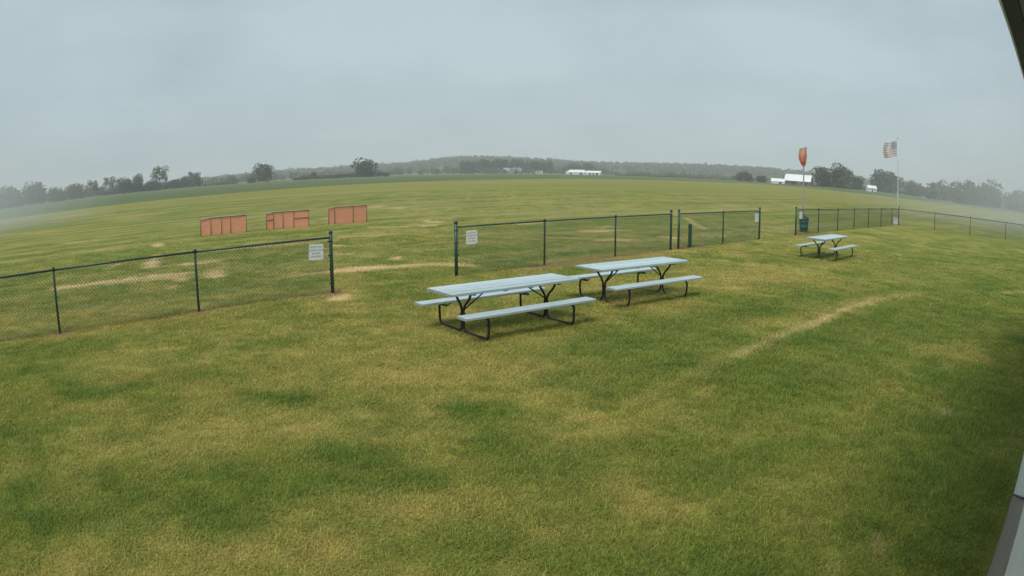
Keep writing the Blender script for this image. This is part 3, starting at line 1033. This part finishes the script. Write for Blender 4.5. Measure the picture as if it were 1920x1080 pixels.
def link_mesh(L, q):
    key = (round(L, 2), q)
    if key in MESH_CACHE:
        return MESH_CACHE[key]
    h0, h1 = 0.03, 1.185
    nw = int(L / q)
    q2 = L / nw
    nk = int((h1 - h0) / q2)
    dz = (h1 - h0) / nk
    r = 0.0040 * (q / 0.038) ** 0.9
    k = np.arange(nk + 1)
    i = np.arange(nw)
    I, K = np.meshgrid(i, k, indexing='ij')
    cx = I * q2 + ((K + I) % 2) * q2
    # neighbours hook round each other
    cy = np.where((K + I) % 2 == 0, 0.004, -0.004) * np.where(I % 2 == 0, 1, 1)
    cz = h0 + K * dz
    cen = np.stack([cx, cy, cz], -1)                     # nw, nk+1, 3
    ring = np.array([[r, 0, 0], [-r * .5, r * .87, 0], [-r * .5, -r * .87, 0]])
    V = (cen[:, :, None, :] + ring[None, None]).reshape(-1, 3)
    base = (I[:, :-1] * (nk + 1) + K[:, :-1]).ravel() * 3
    F = np.concatenate([np.stack([base + a, base + b, base + 3 + b, base + 3 + a], 1) for a, b in ((0, 1), (1, 2), (2, 0))])
    me = bpy.data.meshes.new('chain_link_mesh')
    me.from_pydata(V.tolist(), [], F.tolist())
    me.materials.append(WIRE)
    me.update()
    MESH_CACHE[key] = me
    return me


def fence(name, P, ends, label, q, skip=()):
    """P: post foot points in order; ends: indices of the thick terminal posts"""
    P = [Vector((p[0], p[1], 0)) for p in P]
    t = empty(name, P[0])
    tag(t, label, 'fence', 'green chain link fences')
    o = P[0]
    RZ = 1.175
    for i, p in enumerate(P):
        if i in skip:
            continue
        e = i in ends
        r, h = (0.040, 1.30) if e else (0.026, 1.205)
        b = MB().tube([(0, 0, -.15), (0, 0, h)], r, 12)
        po = b.build('post', VINYL, t, smooth=True)
        po.location = p - o
        cp = MB().lathe([(r + .006, -.035), (r + .007, .0), (r * .8, .018), (r * .25, .03)] if e else [(r + .006, -.05), (r + .012, -.01), (r + .012, .02), (r * .5, .032)], 12, (0, 0, h))
        cp.build('post_cap', VINYL, po, smooth=True)
        if e:
            for z in (.2, .5, .8, 1.1):
                bd = MB().lathe([(r + .004, z - .014), (r + .005, z), (r + .004, z + .014)], 12)
                nb = P[i + 1] if i == 0 else P[i - 1]
                d = (nb - p).normalized()
                bd.box(tuple(d * (r + .02) + Vector((0, 0, z))), (.03, .012, .026), Matrix.Rotation(math.atan2(d.y, d.x), 3, 'Z'))
                bd.build('tension_band', VINYL, po)
    for i in range(len(P) - 1):
        d = P[i + 1] - P[i]
        L = d.length
        rl = MB().tube([P[i] - o + Vector((0, 0, RZ)), P[i + 1] - o + Vector((0, 0, RZ))], .0215, 10)
        rl.build('top_rail', VINYL, t, smooth=True)
        ob = link('chain_link_mesh', link_mesh(round(L, 2), q), None, t)
        ob['kind'] = 'stuff'
        side = Vector((d.y, -d.x, 0)).normalized() * 0.036
        ob.location = P[i] - o + side
        ob.rotation_euler = (0, 0, math.atan2(d.y, d.x))
    return t


fence('chain_link_fence', [(-10.63, 7.17), (-8.36, 9.27), (-6.07, 11.37), (-3.79, 13.48)], (3,), 'green chain-link fence at the left in front of the orange barriers', .038)
fence('chain_link_fence', [(-1.32, 15.66), (.86, 17.57), (3.05, 19.48), (5.23, 21.41)], (0, 3), 'green chain-link fence behind the two near picnic tables', .044)
fence('chain_link_fence', [(5.56, 21.65), (7.80, 23.55), (10.14, 25.62)], (0, 2), 'short two-bay green chain-link fence left of the far picnic table', .038)
DP = [(13.15, 28.32)] + [(13.15 + 2.2 * k, 28.32 + 1.803 * k) for k in range(1, 7)] + [(27.68, 40.1)]
fence('chain_link_fence', DP, (0, 7), 'long many-posted green chain-link fence behind the far picnic table', .05)
d_e = Vector((0.62, -0.785, 0))
EP = [Vector((27.72, 40.02, 0)) + d_e * 3.02 * k for k in range(0, 6)]
fence('chain_link_fence', EP, (), 'faint green chain-link fence returning towards the hut at the right', .06, skip=(0,))

# ------------------------------------------------------------------ signs wired to the fences
SIGNM = mat('sign_white', (0.86, 0.87, 0.87), 0.4, spec=0.4, var=0.06, scale=9)
INK = mat('sign_ink', (0.30, 0.36, 0.37), 0.6)


LETTERS = {}


def sign(foot, nxt, s, label, tilt=0.0):
    a, b = Vector((*foot, 0)), Vector((*nxt, 0))
    d = (b - a).normalized()
    side = Vector((d.y, -d.x, 0))
    t = empty('fence_sign', a + d * s + side * 0.052 + Vector((0, 0, 0.91)), math.atan2(d.y, d.x))
    t.rotation_euler = (0, tilt, math.atan2(d.y, d.x))
    tag(t, label, 'sign', 'white notice signs on the fences')
    w, h, c = .17, .165, .022
    p2 = []
    for cx, cz, a0 in ((w - c, h - c, 0), (-w + c, h - c, 90), (-w + c, -h + c, 180), (w - c, -h + c, 270)):
        for k in range(4):
            an = R(a0 + 30 * k)
            p2.append((cx + c * math.cos(an), cz + c * math.sin(an)))
    n = len(p2)
    m = MB()
    m.add([(q[0], -.0015, q[1]) for q in p2] + [(q[0], .0015, q[1]) for q in p2],
          [tuple(range(n)), tuple(range(2 * n - 1, n - 1, -1))] + [(i, n + i, n + (i + 1) % n, (i + 1) % n) for i in range(n)])
    pl = m.build('panel', SIGNM, t)
    for txt, z, sz in (('PILOTS ONLY', .088, .050), ('NO SPECTATORS', .022, .043), ('BEYOND', -.044, .050), ('THIS POINT', -.110, .050)):
        cu = bpy.data.curves.new('lettering', 'FONT')
        cu.body = txt
        cu.size = sz
        cu.align_x = 'CENTER'
        cu.offset = 0.0009
        cu.extrude = 0.0004
        if txt not in LETTERS:
            tmp = bpy.data.objects.new('lettering', cu)
            COL.objects.link(tmp)
            bpy.context.view_layer.update()
            LETTERS[txt] = bpy.data.meshes.new_from_object(tmp.evaluated_get(bpy.context.evaluated_depsgraph_get()))
            LETTERS[txt].materials.clear()
            LETTERS[txt].materials.append(INK)
            bpy.data.objects.remove(tmp)
        lo = link('lettering', LETTERS[txt], None, t)
        lo.location = (0, -.0024, z)
        lo.rotation_euler = (R(90), 0, 0)
    for cx in (-1, 1):
        for cz in (-1, 1):
            MB().tube([(cx * .15, -.004, cz * .145), (cx * .15, .03, cz * .145)], .003, 6).build('wire_tie', STEEL, t)
    return t


sign((-6.07, 11.37), (-3.79, 13.48), 2.72, 'white notice on the left fence by its thick end post', 0.03)
sign((-1.32, 15.66), (.86, 17.57), .43, 'white notice at the left end of the fence behind the near tables', -0.02)
sign((7.80, 23.55), (10.14, 25.62), 2.75, 'white notice at the right end of the short two-bay fence')
sign((13.15, 28.32), (15.35, 30.12), .46, 'white notice in front of the green trash barrel')

# ------------------------------------------------------------------ picnic tables
ALU = mat('aluminium_plank', (0.47, 0.575, 0.60), 0.42, metal=0.0, spec=0.5, color2=(0.41, 0.505, 0.53), scale=4.0)
_nt = ALU.node_tree                                      # long extrusion grooves
_p = _nt.nodes['Principled BSDF']
_t = N(_nt, 'ShaderNodeTexCoord')
_w = N(_nt, 'ShaderNodeTexWave', wave_type='BANDS', bands_direction='Y', wave_profile='SIN')
_w.inputs['Scale'].default_value = 14
_b = N(_nt, 'ShaderNodeBump')
_b.inputs['Strength'].default_value = 0.25
_b.inputs['Distance'].default_value = 0.003
_nt.links.new(_t.outputs['Object'], _w.inputs['Vector'])
_nt.links.new(_w.outputs[0], _b.inputs['Height'])
_nt.links.new(_b.outputs[0], _p.inputs['Normal'])
_src = _p.inputs['Base Color'].links[0].from_socket      # every plank weathers a little differently
_oi = N(_nt, 'ShaderNodeObjectInfo')
_nt.links.new(scale_col(_nt, _src, mathn(_nt, 'ADD', mathn(_nt, 'MULTIPLY', _oi.outputs['Random'], 0.26), 0.82)), _p.inputs['Base Color'])
ALUCAP = mat('plank_end_cap', (0.30, 0.34, 0.36), 0.5, var=0.2, scale=10)
TUBE = mat('dark_tube', (0.017, 0.015, 0.016), 0.5, spec=0.3, scale=12, color2=(0.036, 0.028, 0.025))


def picnic_table(x, y, a, L, label, seed, bend=.085, zr=.012):
    g = random.Random(seed)
    t = empty('picnic_table', (x, y, 0), a)
    tag(t, label, 'picnic table', 'metal picnic tables on the lawn')
    W, zt, zb, ob, wb = .75, .70, .415, .648, .25
    pw = W / 4
    for k in range(4):
        yy = -W / 2 + pw * (k + .5)
        pl = MB().bevbox((0, yy, zt - .021 + g.uniform(-.0015, .0015)), (L, pw - .026, .042), .005).build('tabletop_plank', ALU, t)
        for sx in (-1, 1):
            MB().box((sx * (L / 2 + .002), yy, zt - .021), (.008, pw - .014, .034)).build('end_cap', ALUCAP, pl)
    for sy in (-1, 1):
        pl = MB().bevbox((0, sy * ob, zb - .021), (L + .02, wb, .042), .006).build('bench_plank', ALU, t)
        pl.rotation_euler = (g.uniform(-.02, .02), 0, 0)
        for sx in (-1, 1):
            MB().box((sx * (L / 2 + .012), sy * ob, zb - .021), (.008, wb - .012, .034)).build('end_cap', ALUCAP, pl)
    fx = L / 2 - .42
    r = .0195
    for sx in (-1, 1):
        for sy in (-1, 1):
            pth = [(sx * fx, sy * (ob - .16), zb - .044 - r), (sx * fx, sy * (ob + .07), zb - .044 - r), (sx * fx, sy * (ob + .05), zr + r), (sx * fx, sy * .026, zr + r),
                   (sx * fx, sy * .022, .40), (sx * fx, sy * .20, .565), (sx * fx, sy * .235, zt - .05)]
            m = MB().tube(fillet(pth, bend, 7), r, 10)
            m.build('leg', TUBE, t, smooth=True)
            MB().box((sx * fx, sy * ob, zb - .046), (.05, wb - .03, .006)).build('seat_bracket', TUBE, t)
        MB().box((sx * fx, 0, zt - .052), (.05, W - .06, .022)).build('top_crossbar', TUBE, t)
        MB().tube([(sx * (fx - .02), 0, .36), (sx * (fx - .48), 0, zt - .05)], .011, 8).build('brace', TUBE, t, smooth=True)
        for sy in (-1, 1):
            MB().tube([(sx * fx - sx * .03, sy * (ob - .13), zb - .07), (sx * (fx - .20), sy * (ob - .02), zb - .046)], .009, 6).build('seat_brace', TUBE, t)
        MB().box((sx * fx, 0, .30), (.03, .10, .04)).build('clamp', TUBE, t)
    for k in (-.5, .5):
        MB().box((k * .5, 0, zt - .049), (.07, W - .05, .016)).build('batten', ALUCAP, t)
    return t


picnic_table(-.093, 10.559, .636, 2.497, 'nearest long metal picnic table with dark tube legs', 1)
picnic_table(2.444, 13.018, .606, 2.497, 'second long metal picnic table just behind the nearest one', 2, .2, -.03)
picnic_table(10.689, 20.154, .706, 2.50, 'far metal picnic table standing alone by the long fence', 3, .2, -.03)

# ------------------------------------------------------------------ orange safety barriers on the field
ORANGE = mat('orange_netting', (0.95, 0.34, 0.24), 0.6, scale=1.5, color2=(0.93, 0.40, 0.29), transl=0.12)
PIPE = mat('barrier_pipe', (0.34, 0.28, 0.26), 0.5, var=0.15, scale=5)
POSTM = mat('barrier_post', (0.20, 0.11, 0.10), 0.7, var=0.3, scale=5)


def barrier(P, label, h=.83, mid=()):
    P = [Vector((p[0], p[1], 0)) for p in P]
    o = P[0].copy()
    t = empty('safety_barrier', o)
    tag(t, label, 'safety barrier', 'orange barriers on the field')
    P = [p - o for p in P]
    for i, p in enumerate(P):
        MB().tube([p + Vector((0, 0, -.1)), p + Vector((0, 0, h - .015))], .016, 8).build('post', POSTM, t, smooth=True)
    tops = [p + Vector((0, 0, h - (.09 if i == 0 else 0))) for i, p in enumerate(P)]
    MB().tube(fillet(tops, .12, 3), .024, 8).build('top_rail', PIPE, t, smooth=True)
    for i in range(len(P) - 1):
        d = P[i + 1] - P[i]
        L = d.length
        if i in mid:
            MB().tube([P[i] + Vector((0, 0, h * .55)), P[i + 1] + Vector((0, 0, h * .55))], .018, 8).build('mid_rail', POSTM, t, smooth=True)
        m = MB()
        z0, z1 = .02, h - .03
        nvz = int((z1 - z0) / .062)
        nh = int(L / .062)
        for k in range(nvz + 1):
            z = z0 + (z1 - z0) * k / nvz
            m.box((L / 2, 0, z), (L, .003, .042))
        for k in range(nh + 1):
            m.box((L * k / nh, .004, (z0 + z1) / 2), (.026, .003, z1 - z0))
        ob = m.build('netting_panel', ORANGE, t)
        ob.location = P[i] + Vector((-d.y, d.x, 0)).normalized() * .026
        ob.rotation_euler = (0, 0, math.atan2(d.y, d.x))


barrier([(-14.72, 28.30), (-14.25, 28.56), (-13.77, 28.84), (-13.37, 29.08), (-12.66, 29.49)], 'left orange netting barrier with four panels')
barrier([(-11.97, 30.54), (-11.65, 30.74), (-11.23, 31.00), (-10.74, 31.28), (-10.04, 31.66)], 'middle orange netting barrier with dark crossbars', mid=(0, 3))
barrier([(-9.27, 32.66), (-9.00, 32.88), (-8.17, 33.54), (-7.55, 34.04)], 'right orange netting barrier with three panels', h=.86)

# ------------------------------------------------------------------ windsock, flag, bin and small things by the far fence
t = empty('windsock', (15.99, 33.44, 0))
tag(t, 'limp orange windsock hanging from a pole behind the far fence', 'windsock')
MB().tube([(0, 0, -.2), (0, 0, 1.4), (0, 0, 2.9), (0, 0, 4.42)], [.055, .05, .04, .03], 10).build('pole', mat('windsock_pole', (0.34, 0.34, 0.36), .6, var=.2, scale=4), t, smooth=True)
ring = [(-.02 + .235 * math.cos(k * math.pi / 8), .21 * math.sin(k * math.pi / 8), 4.38 + .07 * math.cos(k * math.pi / 8)) for k in range(17)]
MB().tube(ring, .011, 6, cap=False).build('hoop', STEEL, t, smooth=True)
sv, sf = [], []
rows_, nn = 22, 24
for i in range(rows_ + 1):
    k = i / rows_
    rad = .235 * (1 - k) ** .8 + .10 * k + .045 * math.sin(k * math.pi) ** 2
    zc = 4.38 - 0.98 * k
    xc = -.02 - .05 * math.sin(k * 2.6) + .03 * k
    for j in range(nn):
        a = 2 * math.pi * j / nn
        f = 1 + .22 * min(1, k * 2.2) * math.sin(a * 3 + k * 2.0) + .08 * math.sin(a * 5 - k * 6) * k
        sv.append((xc + rad * f * math.cos(a), rad * f * .9 * math.sin(a), zc + .07 * math.cos(a) * (1 - k)))
for i in range(rows_):
    for j in range(nn):
        a, b = i * nn + j, i * nn + (j + 1) % nn
        sf.append((a, b, b + nn, a + nn))
SOCK = mat('sock_orange', (0.80, 0.36, 0.28), .7, color2=(0.78, 0.50, 0.42), scale=3, transl=.5)
SOCKR = mat('sock_red', (0.78, 0.17, 0.13), .7, transl=.4)
sm = MB()
sm.add(sv, sf)
me = sm.mesh('sock', True)
me.materials.append(SOCK)
me.materials.append(SOCKR)
me.polygons.foreach_set('material_index', [1 if p // nn >= rows_ - 5 else 0 for p in range(len(sf))])
link('sock', me, None, t)

t = empty('flagpole', (28.45, 41.45, 0))
tag(t, 'tall thin white flagpole beside the far fence corner', 'flagpole')
WP = mat('white_pole', (0.50, 0.52, 0.53), .4, spec=.5)
MB().tube([(0, 0, -.2), (0, 0, 2), (0, 0, 4.2), (0, 0, 6.35)], [.042, .038, .032, .022], 12).build('pole', WP, t, smooth=True)
MB().lathe([(.02, 0), (.05, .03), (.06, .07), (.05, .11), (.015, .13)], 12, (0, 0, 6.34)).build('finial', mat('gilt', (.55, .42, .15), .35, metal=.6), t, smooth=True)
MB().tube([(.05, 0, 6.25), (.06, 0, 1.1)], .006, 5).build('halyard', WHITE, t)
MB().lathe([(.11, -.1), (.11, .05), (.07, .12)], 12).build('base_collar', STEEL, t)

FR = mat('flag_red', (0.58, 0.44, 0.47), .8, transl=.5)  # lens mist over the flag is put into these paled cloth colours
FW = mat('flag_white', (0.72, 0.72, 0.72), .8, transl=.35)
FB = mat('flag_blue', (0.40, 0.42, 0.52), .8, transl=.5)
fl = empty('flag', (28.45, 41.45, 5.0), R(-34.5) + math.pi)
tag(fl, 'limp stars and stripes flag blowing left from the flagpole top', 'flag')
rows_, cols_ = 78, 120
HO, FY = 1.12, 1.55
V_, F_, MI = [], [], []
for i in range(rows_ + 1):
    for j in range(cols_ + 1):
        u_, v_ = j / cols_, i / rows_
        xx = .05 + FY * u_ * (.70 + .06 * math.sin(v_ * 3))
        yy = (.16 * math.sin(u_ * 9 + v_ * 2.2) + .06 * math.sin(u_ * 17 - v_ * 3)) * u_ ** .6
        zz = 1.18 - HO * v_ - .42 * u_ ** 1.4 * (0.4 + .6 * v_ * 0 + .3) + .05 * math.sin(u_ * 7 + 1) * u_
        V_.append((xx, yy, zz))
star = set()
for rr_ in range(9):
    for cc_ in range(11):
        if (rr_ + cc_) % 2 == 0:
            ci, cj = int((rr_ + 1) * 42 / 10), int((cc_ + 1) * 48 / 12)
            for di, dj in ((0, 0), (1, 0), (-1, 0), (0, 1), (0, -1)):
                star.add((ci + di, cj + dj))
for i in range(rows_):
    for j in range(cols_):
        a = i * (cols_ + 1) + j
        F_.append((a, a + 1, a + cols_ + 2, a + cols_ + 1))
        if i < 42 and j < 48:
            MI.append(1 if (i, j) in star else 2)
        else:
            MI.append((i // 6) % 2)
me = bpy.data.meshes.new('cloth')
me.from_pydata(V_, [], F_)
for q in (FR, FW, FB):
    me.materials.append(q)
me.polygons.foreach_set('material_index', MI)
me.polygons.foreach_set('use_smooth', [True] * len(F_))
me.update()
link('cloth', me, None, fl)
for z in (1.12, .12):
    MB().tube([(.0, 0, z), (.07, 0, z)], .012, 6).build('snap_hook', STEEL, fl)

# green trash barrel
GB = mat('barrel_green', (0.022, 0.10, 0.085), .5, var=.25, scale=6)
GBD = mat('barrel_lid', (0.035, 0.055, 0.055), .6, var=.2, scale=6)
t = empty('trash_barrel', (14.62, 30.45, 0), R(20))
tag(t, 'dark green trash barrel with lid behind the far fence', 'trash barrel')
MB().lathe([(.215, 0), (.225, .02), (.232, .2), (.245, .21), (.245, .235), (.236, .245), (.246, .46), (.258, .47), (.258, .495), (.25, .505), (.256, .60)], 24).build('barrel', GB, t, smooth=True)
MB().lathe([(.275, .59), (.28, .61), (.28, .64), (.25, .69), (.20, .75), (.10, .79), (.03, .80)], 24).build('lid', GBD, t, smooth=True)
MB().tube(fillet([(-.08, 0, .78), (-.08, 0, .84), (.08, 0, .84), (.08, 0, .78)], .03, 3), .012, 6).build('lid_handle', GBD, t)
for sx in (-1, 1):
    MB().tube(fillet([(sx * .25, -.06, .54), (sx * .30, -.06, .54), (sx * .30, .06, .54), (sx * .25, .06, .54)], .02, 3), .012, 6).build('handle', GBD, t)

# short green stake
t = empty('green_stake', (6.12, 22.21, 0), R(20))
tag(t, 'short wide green stake just behind the two-bay fence', 'stake')
GS = mat('stake_green', (0.02, 0.105, 0.062), .5, var=.2, scale=10)
MB().box((0, 0, .36), (.115, .06, .82)).build('stake_body', GS, t)
MB().box((0, 0, .785), (.125, .07, .03)).build('stake_cap', GS, t)
MB().box((0, -.034, .4), (.03, .008, .6)).build('stake_rib', GS, t)
MB().box((0, 0, .03), (.17, .12, .05)).build('stake_foot', GBD, t)

# white box at the flagpole foot
t = empty('planter_box', (28.05, 41.0, 0), R(-30))
tag(t, 'small white box at the foot of the flagpole', 'box')
bx = MB()
bx.box((0, 0, .22), (.42, .36, .44))
bx.build('box_body', WHITE, t)
MB().box((0, 0, .455), (.48, .42, .03)).build('rim', WHITE, t)
for sx in (-1, 1):
    MB().box((sx * .2, -.186, .22), (.05, .012, .43)).build('corner_trim', WHITE, t)

# ------------------------------------------------------------------ the white hut the view is taken from
HUTW = mat('hut_white', (0.74, 0.755, 0.79), .5, spec=.3, var=.08, scale=4)
CONC = mat('hut_concrete', (0.28, 0.255, 0.24), .9, color2=(0.21, 0.195, 0.18), scale=6, bump=.4, bscale=40)
FASC = mat('eave_dark', (0.075, 0.075, 0.095), .6, var=.2, scale=5)
SOFF = mat('soffit_grey', (0.27, 0.29, 0.28), .7, var=.15, scale=6)
hut = empty('hut', (0, 0, 0), math.pi / 2 - LINE)        # local x along the wall, y out towards the lawn
tag(hut, 'white hut wall and eave at the right edge of the view', 'hut')
S0, S1 = -5.0, 13.0
B = -.100                                               # face of the foundation


def hbox(name, x0, x1, y0, y1, z0, z1, m, parent=hut):
    return MB().box(((x0 + x1) / 2, (y0 + y1) / 2, (z0 + z1) / 2), (x1 - x0, y1 - y0, z1 - z0)).build(name, m, parent)


for k in range(9):                                      # siding sheets in two rows
    x0 = S0 + k * 2.0
    hbox('siding_sheet', x0, x0 + 1.996, B - .12, B - .006, .02, 1.93, HUTW)
    hbox('siding_sheet', x0, x0 + 1.996, B - .12, B - .002, 1.942, 2.95, HUTW)
hbox('lap_seam', S0, S1, B - .11, B - .009, 1.925, 1.945, FASC)
sk = MB()                                               # concrete skirt that slopes down to the lawn
prof = [(S0, -.2), (5.75, -.2), (5.62, .02), (2.35, 1.43), (S0, 1.40)]
n_ = len(prof)
sk.add([(q[0], B, q[1]) for q in prof] + [(q[0], B - .03, q[1]) for q in prof],
       [tuple(range(n_)), tuple(range(2 * n_ - 1, n_ - 1, -1))] + [(i, n_ + i, n_ + (i + 1) % n_, (i + 1) % n_) for i in range(n_)])
sk.build('concrete_skirt', CONC, hut)
ed = MB()
ed.tube([(5.6, B + .001, .035), (2.36, B + .001, 1.437)], .006, 6)
ed.build('skirt_shadow_line', FASC, hut)  # dark strip drawn as the shadow line on the skirt's sloping edge
E0 = .105
ZE = 2.97
so = hbox('soffit', S0 - .2, S1 + .2, B, E0 - .055, ZE, ZE + .02, SOFF)
for k in range(3):
    yy = B + .03 + k * .04
    hbox('soffit_bead', S0 - .2, S1 + .2, yy, yy + .008, ZE - .006, ZE - .001, HUTW, so)
hbox('fascia', S0 - .2, S1 + .2, E0 - .052, E0 - .004, ZE - .012, ZE + .16, FASC)
hbox('drip_edge', S0 - .2, S1 + .2, E0 - .003, E0 + .004, ZE - .016, ZE + .17, HUTW)
rf = MB()
rf.add([(S0 - .25, E0 + .01, ZE + .175), (S1 + .25, E0 + .01, ZE + .175), (S1 + .25, -3.2, ZE + 1.1), (S0 - .25, -3.2, ZE + 1.1),
        (S0 - .25, E0 + .01, ZE + .20), (S1 + .25, E0 + .01, ZE + .20), (S1 + .25, -3.2, ZE + 1.13), (S0 - .25, -3.2, ZE + 1.13)],
       [(0, 3, 2, 1), (4, 5, 6, 7), (0, 1, 5, 4), (1, 2, 6, 5), (2, 3, 7, 6), (3, 0, 4, 7)])
rf.build('roof', GREYM, hut)

# ------------------------------------------------------------------ damp air and added mist
hz = bpy.data.materials.new('haze')
hz.use_nodes = True
nt = hz.node_tree
for n in list(nt.nodes):
    nt.nodes.remove(n)
ho = N(nt, 'ShaderNodeOutputMaterial')
pv = N(nt, 'ShaderNodeVolumePrincipled')
pv.inputs['Color'].default_value = (0.93, 0.96, 1.0, 1)
pv.inputs['Density'].default_value = 0.00040
pv.inputs['Anisotropy'].default_value = 0.0
nt.links.new(pv.outputs[0], ho.inputs['Volume'])
haze = MB().box((0, 1400, 39), (5600, 3600, 80)).build('haze', hz)
tag(haze, 'thin pale damp haze lying over the whole field', 'haze', kind='stuff')


def mist(name, label, az, D, zc, shells):  # added volumes standing in for condensation on the lens
    t = empty(name, pol(az, D, zc))
    tag(t, label, 'mist', kind='stuff')
    for rx, rz, dens in shells:
        m = bpy.data.materials.new('mist')
        m.use_nodes = True
        nt = m.node_tree
        for n in list(nt.nodes):
            nt.nodes.remove(n)
        o_ = N(nt, 'ShaderNodeOutputMaterial')
        p_ = N(nt, 'ShaderNodeVolumePrincipled')
        p_.inputs['Color'].default_value = (0.84, 0.88, 0.92, 1)
        p_.inputs['Density'].default_value = dens
        nt.links.new(p_.outputs[0], o_.inputs['Volume'])
        q = bmesh.new()
        bmesh.ops.create_icosphere(q, subdivisions=4, radius=1.0, matrix=Matrix.Diagonal((rx, rx, rz, 1)))
        me = bpy.data.meshes.new('added_mist_layer')
        q.to_mesh(me)
        q.free()
        me.polygons.foreach_set('use_smooth', [True] * len(me.polygons))
        link('added_mist_layer', me, m, t)


mist('added_mist_bank', 'pale mist added for lens fogging over the far left end of the treeline', -61, 75, 2.5,
     [(33, 13, .0034), (30, 11.5, .0034), (27, 10, .0036), (24, 8.8, .004), (21, 7.6, .0045), (18, 6.5, .005), (14, 5.5, .006)])
mist('added_mist_bank', 'pale mist added for lens fogging over the trees at the right edge', 59, 72, 3.0,
     [(36, 14, .0026), (33, 12.5, .0026), (30, 11, .003), (27, 10, .003), (24, 9, .0034), (21, 8, .0036), (18, 7, .004), (14, 6, .004)])
